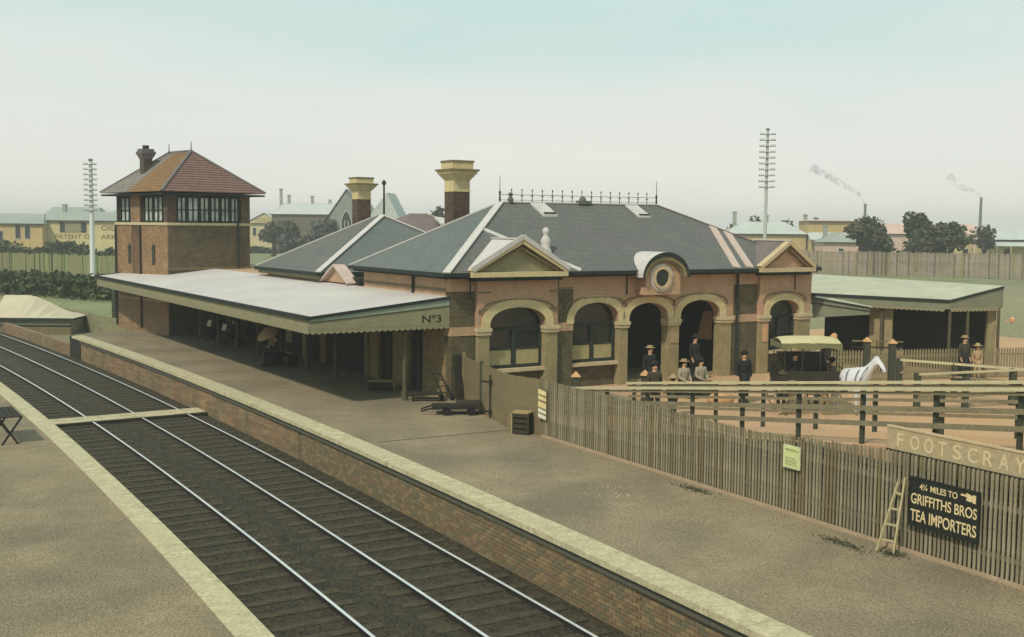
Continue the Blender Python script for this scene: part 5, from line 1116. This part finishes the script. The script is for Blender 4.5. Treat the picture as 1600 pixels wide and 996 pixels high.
# field fence, left: tall pale palings
def fencepanel(label, a, b, h, sp_, wd, m_, stuffn=0):
    t = thing('field_fence', label, 'fence', a); d = b-a; L_ = d.length; ang = math.atan2(d.y, d.x); n_ = min(int(L_/sp_), 300); me = MB().box(-wd/2, wd/2, -.02, .02, 0, h).mesh('paling', m_)
    mes = [me, me.copy(), me.copy()]; mes[1].materials[0] = M['picket3']; mes[2].materials[0] = M['hedge'] if 'green' in label else M['farbr']
    for i in range(n_): link('paling', mes[(0, 0, 1, 0, 2, 1, 0)[random.randrange(7)]], t, d*((i+.5)/n_)+Vector((0, 0, random.uniform(-.15, .08))), (0, 0, ang+random.uniform(-.2, .2)))
    for z in (.5, h*.75): MB().bar(Vector((0, .05, z)), d+Vector((0, .05, z)), .06, .12).build('rail', m_, t)
fencepanel('pale green paling fence across the field at left', Vector((-68, 128, 0)), Vector((-36, 112, 0)), 2.5, .16, .13, mat('green_pale_paling', (150,152,104),(126,130,84), scale=2, grain=.12))
fencepanel('long pinkish paling fence behind the right shelter', Vector((31, 150, 0)), Vector((80, 128, 0)), 3.1, .18, .15, M['farfence'])
def house(name, label, x, y, rz, w_, d_, h, rh, wall, roofm, wins=(), chims=(), hip=.8, verandah=None, eave=.35, gable=False, cat='house', wh=1.3):
    t = thing(name, label, cat, (x, y, 0), rz)
    MB().box(-w_/2, w_/2, 0, d_, 0, h).build('wall', M[wall], t)
    a, b_, c, e = (-w_/2-eave, -eave, h), (w_/2+eave, -eave, h), (w_/2+eave, d_+eave, h), (-w_/2-eave, d_+eave, h)
    if gable == 'front': r0, r1 = (0, -eave, h+rh), (0, d_+eave, h+rh); mb = MB().add([a, b_, c, e, r0, r1], [(0, 3, 5, 4), (1, 4, 5, 2)]).add([a, b_, c, e], [(3, 2, 1, 0)]); g_ = MB().add([(-w_/2, 0, h), (w_/2, 0, h), (0, 0, h+rh*.95), (-w_/2, .1, h), (w_/2, .1, h), (0, .1, h+rh*.95)], [(0, 1, 2), (5, 4, 3), (0, 2, 5, 3), (1, 4, 5, 2), (0, 3, 4, 1)]); g_.build('gable_wall', M[wall], t)
    else:
        hp = min(w_/2, d_/2)*hip; r0, r1 = (-w_/2+hp, d_/2, h+rh), (w_/2-hp, d_/2, h+rh); mb = MB().add([a, b_, c, e, r0, r1], [(0, 1, 5, 4), (1, 2, 5), (2, 3, 4, 5), (3, 0, 4), (3, 2, 1, 0)])
    rf = mb.build('roof', M[roofm], t)
    MB().box(-w_/2-eave, w_/2+eave, -eave-.05, -eave+.05, h-.18, h-.02).build('gutter', M['fardk'], t)
    for (wx, wz_) in wins:
        f = MB().box(wx-.5, wx+.5, -.06, -.01, wz_-wh/2, wz_+wh/2).build('window', M['flash'], t); MB().box(wx-.42, wx+.42, -.09, -.065, wz_-wh/2+.1, wz_+wh/2-.1).build('pane', M['fardk'], f)
    for cx_, cz_ in chims: MB().box(cx_-.3, cx_+.3, d_/2-.3, d_/2+.3, h+.2, cz_).box(cx_-.4, cx_+.4, d_/2-.4, d_/2+.4, cz_-.2, cz_).build('chimney', M['midr'], rf)
    if verandah:
        vd = 2.4 if h > 7 else 0
        MB().slab([(-w_/2-.2, -1.8, h-.9-vd), (w_/2+.2, -1.8, h-.9-vd), (w_/2+.2, -.01, h-.25-vd*.75), (-w_/2-.2, -.01, h-.25-vd*.75)], .08).build('verandah_roof', M[verandah], t)
        k = int(w_/1.8)
        for i in range(k+1): MB().box(-w_/2+i*w_/k-.06, -w_/2+i*w_/k+.06, -1.75, -1.63, 0, h-.9-vd).build('verandah_post', M['cream'], t)
    return t
house('house', 'pale iron roofed house behind the station right gable', 45.6, 200, 0, 14.0, 7, 5.0, 2.2, 'ohouse', 'greyr', ((-4, 3.4), (0, 3.4), (4, 3.4)), ((-5.2, 9.0), (.6, 8.4)), .9)
house('house', 'ochre walled building with white verandah right of the pale roofed house', 57.5, 200, 0, 9.0, 7, 7.4, .3, 'ohouse', 'pinkw', (), ((-4.2, 8.6),), .5, 'greyr', wh=1.0)
house('shed', 'long pink roofed shed behind the bushy trees', 80.0, 215, 0, 22.0, 8, 5.2, 2.0, 'pinkw', 'pinkw', (), (), .2, cat='shed')
house('cottage', 'small yellow cottage right of the bushy trees', 67.0, 168, 0, 4.8, 4, 4.6, 1.4, 'yhouse', 'pinkw', ((-1, 2.6), (1.2, 2.6)), ((.6, 6.9),), .8, cat='cottage')
house('house', 'white roofed house with verandah at the far right edge', 77.5, 168, 0, 10.5, 6, 4.6, 1.6, 'yhouse', 'greyr', ((-3, 2.6), (0, 2.6), (3, 2.6)), ((3.2, 8.4),), .9, 'greyr')
house('house', 'orange gabled house seen above the station right gable', 54.5, 185, 0, 6.0, 5, 3.8, 1.6, 'pinkw', 'midr', ((0, 2.2),), ((-2, 6.6),), .9)
t = house('gabled_house', 'yellow gable fronted house right of the signal box', -63.6, 285, 0, 9.0, 9, 6.2, 2.6, 'yhouse', 'greyr', ((-2.4, 4.0), (.4, 4.0), (3.2, 4.0)), (), gable='front', wh=2.2, cat='house')
text('wall_lettering', 'CONGRESS', .9, M['sign'], t, (-3.6, -.07, 5.3), RX, .01, width=7.0) if False else None
mb = MB()
for zz in (5.55, 5.95, 6.6, 7.2):
    x = -3.4 if zz < 6 else -2.0
    while x < (3.4 if zz < 6 else 2.0): k = random.uniform(.15, .4); mb.box(x, x+k, -.08, -.05, zz-.1, zz+.1); x += k+.16
o = mb.build('faded_lettering', M['sign'], t); o['kind'] = 'stuff'
t = house('warehouse', 'long grey roofed building with chimneys right of the signal box', -46.5, 250, 0, 15.0, 8, 8.2, 2.6, 'farbr', 'greyr', (), ((-6.2, 14.0), (-4.4, 12.6), (.9, 12.4), (4.9, 11.6)), .5, cat='warehouse')
house('cottage', 'pink and white roofed house left of the church', -32.5, 230, .15, 9.0, 6, 3.0, 3.4, 'ohouse', 'canopyc' if False else 'flashp', ((-2, 2.0), (2, 2.0)), (), .9, cat='cottage')
t = house('factory', 'long yellow walled factory with patent lettering left of signal box', -73.4, 190, 0, 14.5, 7, 6.2, 1.6, 'yhouse', 'midr', ((-6.4, 4.9),), ((-4.2, 9.0),), .3, cat='factory', wh=2.2)
for x in (-3.3, .35): MB().box(x-.42, x+.42, -.1, -.01, 4.2, 5.9).build('doorway', M['fardk'], t)
MB().box(-2.86, -.1, -.08, -.01, 4.2, 5.9).build('shutter', M['fascia'], t)
text('wall_lettering', 'PATENT O', 1.1, M['sign'], t, (-4.6, -.02, 3.1), RX, .03, width=5.9); text('wall_lettering', 'ARK', 1.1, M['sign'], t, (3.2, -.02, 3.1), RX, .03, width=2.7)
text('wall_lettering', 'OIL', 1.2, M['sign'], t, (3.3, -.02, 4.6), RX, .03, width=2.4)
house('factory', 'drab olive factory sheds at the far left edge', -84.8, 188, 0, 11.0, 7, 5.6, 1.7, 'ohouse', 'midr', ((-1.6, 3.2), (1.4, 4.2), (3.0, 4.2)), (), .3, cat='factory', wh=2.4)
house('shed', 'grey blue gabled shed roof far left of the signal box', -103.0, 260, 0, 12.0, 8, 7.6, 1.9, 'midr', 'midr', (), (), .1, cat='shed')
house('shed', 'low dark roofed works building just left of the signal box', -72, 215, 0, 9.0, 6, 8.0, 1.4, 'farbr', 'midr', (), (), .3, cat='shed')
# church
t = thing('church', 'grey gabled church with pointed window behind the first chimney', 'church', (-29.8, 200, 0), -.1)
MB().box(-4.2, 4.2, 0, 12, 0, 6.0).build('nave_wall', M['churchw'], t)
MB().add([(-4.2, 0, 6.0), (4.2, 0, 6.0), (0, 0, 12.0), (-4.2, .4, 6.0), (4.2, .4, 6.0), (0, .4, 12.0)], [(0, 1, 2), (5, 4, 3), (0, 3, 4, 1), (1, 4, 5, 2), (2, 5, 3, 0)]).build('gable_wall', M['churchw'], t)
MB().add([(-4.7, -.3, 5.6), (0, -.3, 12.3), (0, 12, 12.3), (-4.7, 12, 5.6), (4.7, -.3, 5.6), (4.7, 12, 5.6)], [(0, 1, 2, 3), (4, 1, 2, 5)]).build('roof', M['midr'], t)
mb = MB(); mb.add([(-.95, -.05, 4.6), (.95, -.05, 4.6), (.95, -.05, 6.6), (.55, -.05, 7.8), (0, -.05, 8.5), (-.55, -.05, 7.8), (-.95, -.05, 6.6)], [(0, 1, 2, 3, 4, 5, 6)]); wn = mb.build('window', M['fardk'], t)
mb = MB(); 
for x in (-.95, -.32, .32, .95): mb.box(x-.06, x+.06, -.14, -.06, 4.6, 6.7)
mb.path([(-.95, -.1, 6.6), (-.55, -.1, 7.8), (0, -.1, 8.5), (.55, -.1, 7.8), (.95, -.1, 6.6)], .09, 5); mb.box(-.95, .95, -.13, -.06, 4.5, 4.65); mb.build('tracery', M['greyr'], wn)
mb = MB().add([(2.0, 3, 5.5), (6.6, 3, 11.8), (10.4, 3, 4.6), (2.0, 11, 5.5), (6.6, 11, 11.8), (10.4, 11, 4.6)], [(0, 1, 4, 3), (1, 2, 5, 4), (0, 2, 1)]); mb.build('transept_roof', M['greyr'], t)
# factory stacks with smoke
sm = bpy.data.materials.new('smoke'); sm.use_nodes = True; sn = sm.node_tree; sn.nodes.clear(); so_ = sn.nodes.new('ShaderNodeOutputMaterial'); pv = sn.nodes.new('ShaderNodeVolumePrincipled'); pv.inputs['Color'].default_value = (.34, .36, .38, 1); pv.inputs['Density'].default_value = .16; nn = sn.nodes.new('ShaderNodeTexNoise'); nn.inputs['Scale'].default_value = .6; nn.inputs['Detail'].default_value = 5; nr_ = sn.nodes.new('ShaderNodeMapRange'); nr_.inputs['From Min'].default_value = .42; nr_.inputs['From Max'].default_value = .7; nr_.inputs['To Max'].default_value = .45; tcs = sn.nodes.new('ShaderNodeTexCoord'); sn.links.new(tcs.outputs['Object'], nn.inputs['Vector']); sn.links.new(nn.outputs[0], nr_.inputs['Value']); sn.links.new(nr_.outputs[0], pv.inputs['Density']); sn.links.new(pv.outputs[0], so_.inputs['Volume'])
for lab, x, y, h, pts_ in (('thin dark factory stack above the bushy trees', 94.5, 300, 12.6, [(0, 0), (-2.2, 3.0), (-5.5, 4.6), (-10, 7.2), (-15, 9.5)]), ('thin dark factory stack at the far right', 125.5, 300, 14.6, [(0, 0), (-1.6, 1.6), (-5, 2.4), (-9, 5.6)])):
    t = thing('factory_chimney', lab, 'chimney', (x, y, 0)); MB().tube((0, 0, 0), (0, 0, h), .5, .32, 10).build('stack', M['midr' if False else 'arm'], t); MB().tube((0, 0, h), (0, 0, h+.3), .42, .42, 10).build('rim', M['arm'], t)
    mb = MB(); pp = [(x+a, y, h+.3+b_) for a, b_ in pts_]; mb.path(pp, .5, 8, rr=[.3+.28*i for i in range(len(pp))]); o = mb.build('smoke', sm); setp(o, 'grey smoke trailing left from the '+('left' if x < 100 else 'right')+' factory stack', 'smoke', kind='stuff')
# haze
hz_ = bpy.data.materials.new('haze'); hz_.use_nodes = True; hn = hz_.node_tree; hn.nodes.clear(); ho = hn.nodes.new('ShaderNodeOutputMaterial'); pv = hn.nodes.new('ShaderNodeVolumePrincipled'); pv.inputs['Color'].default_value = (1, .99, .96, 1); pv.inputs['Density'].default_value = .0009; hn.links.new(pv.outputs[0], ho.inputs['Volume'])
HAZE = True
if HAZE:
    MBh = MB().box(CX-1560, CX+1560, CY-1560, CY+1560, -2.25, 19); o = MBh.build('haze', hz_); setp(o, kind='stuff')
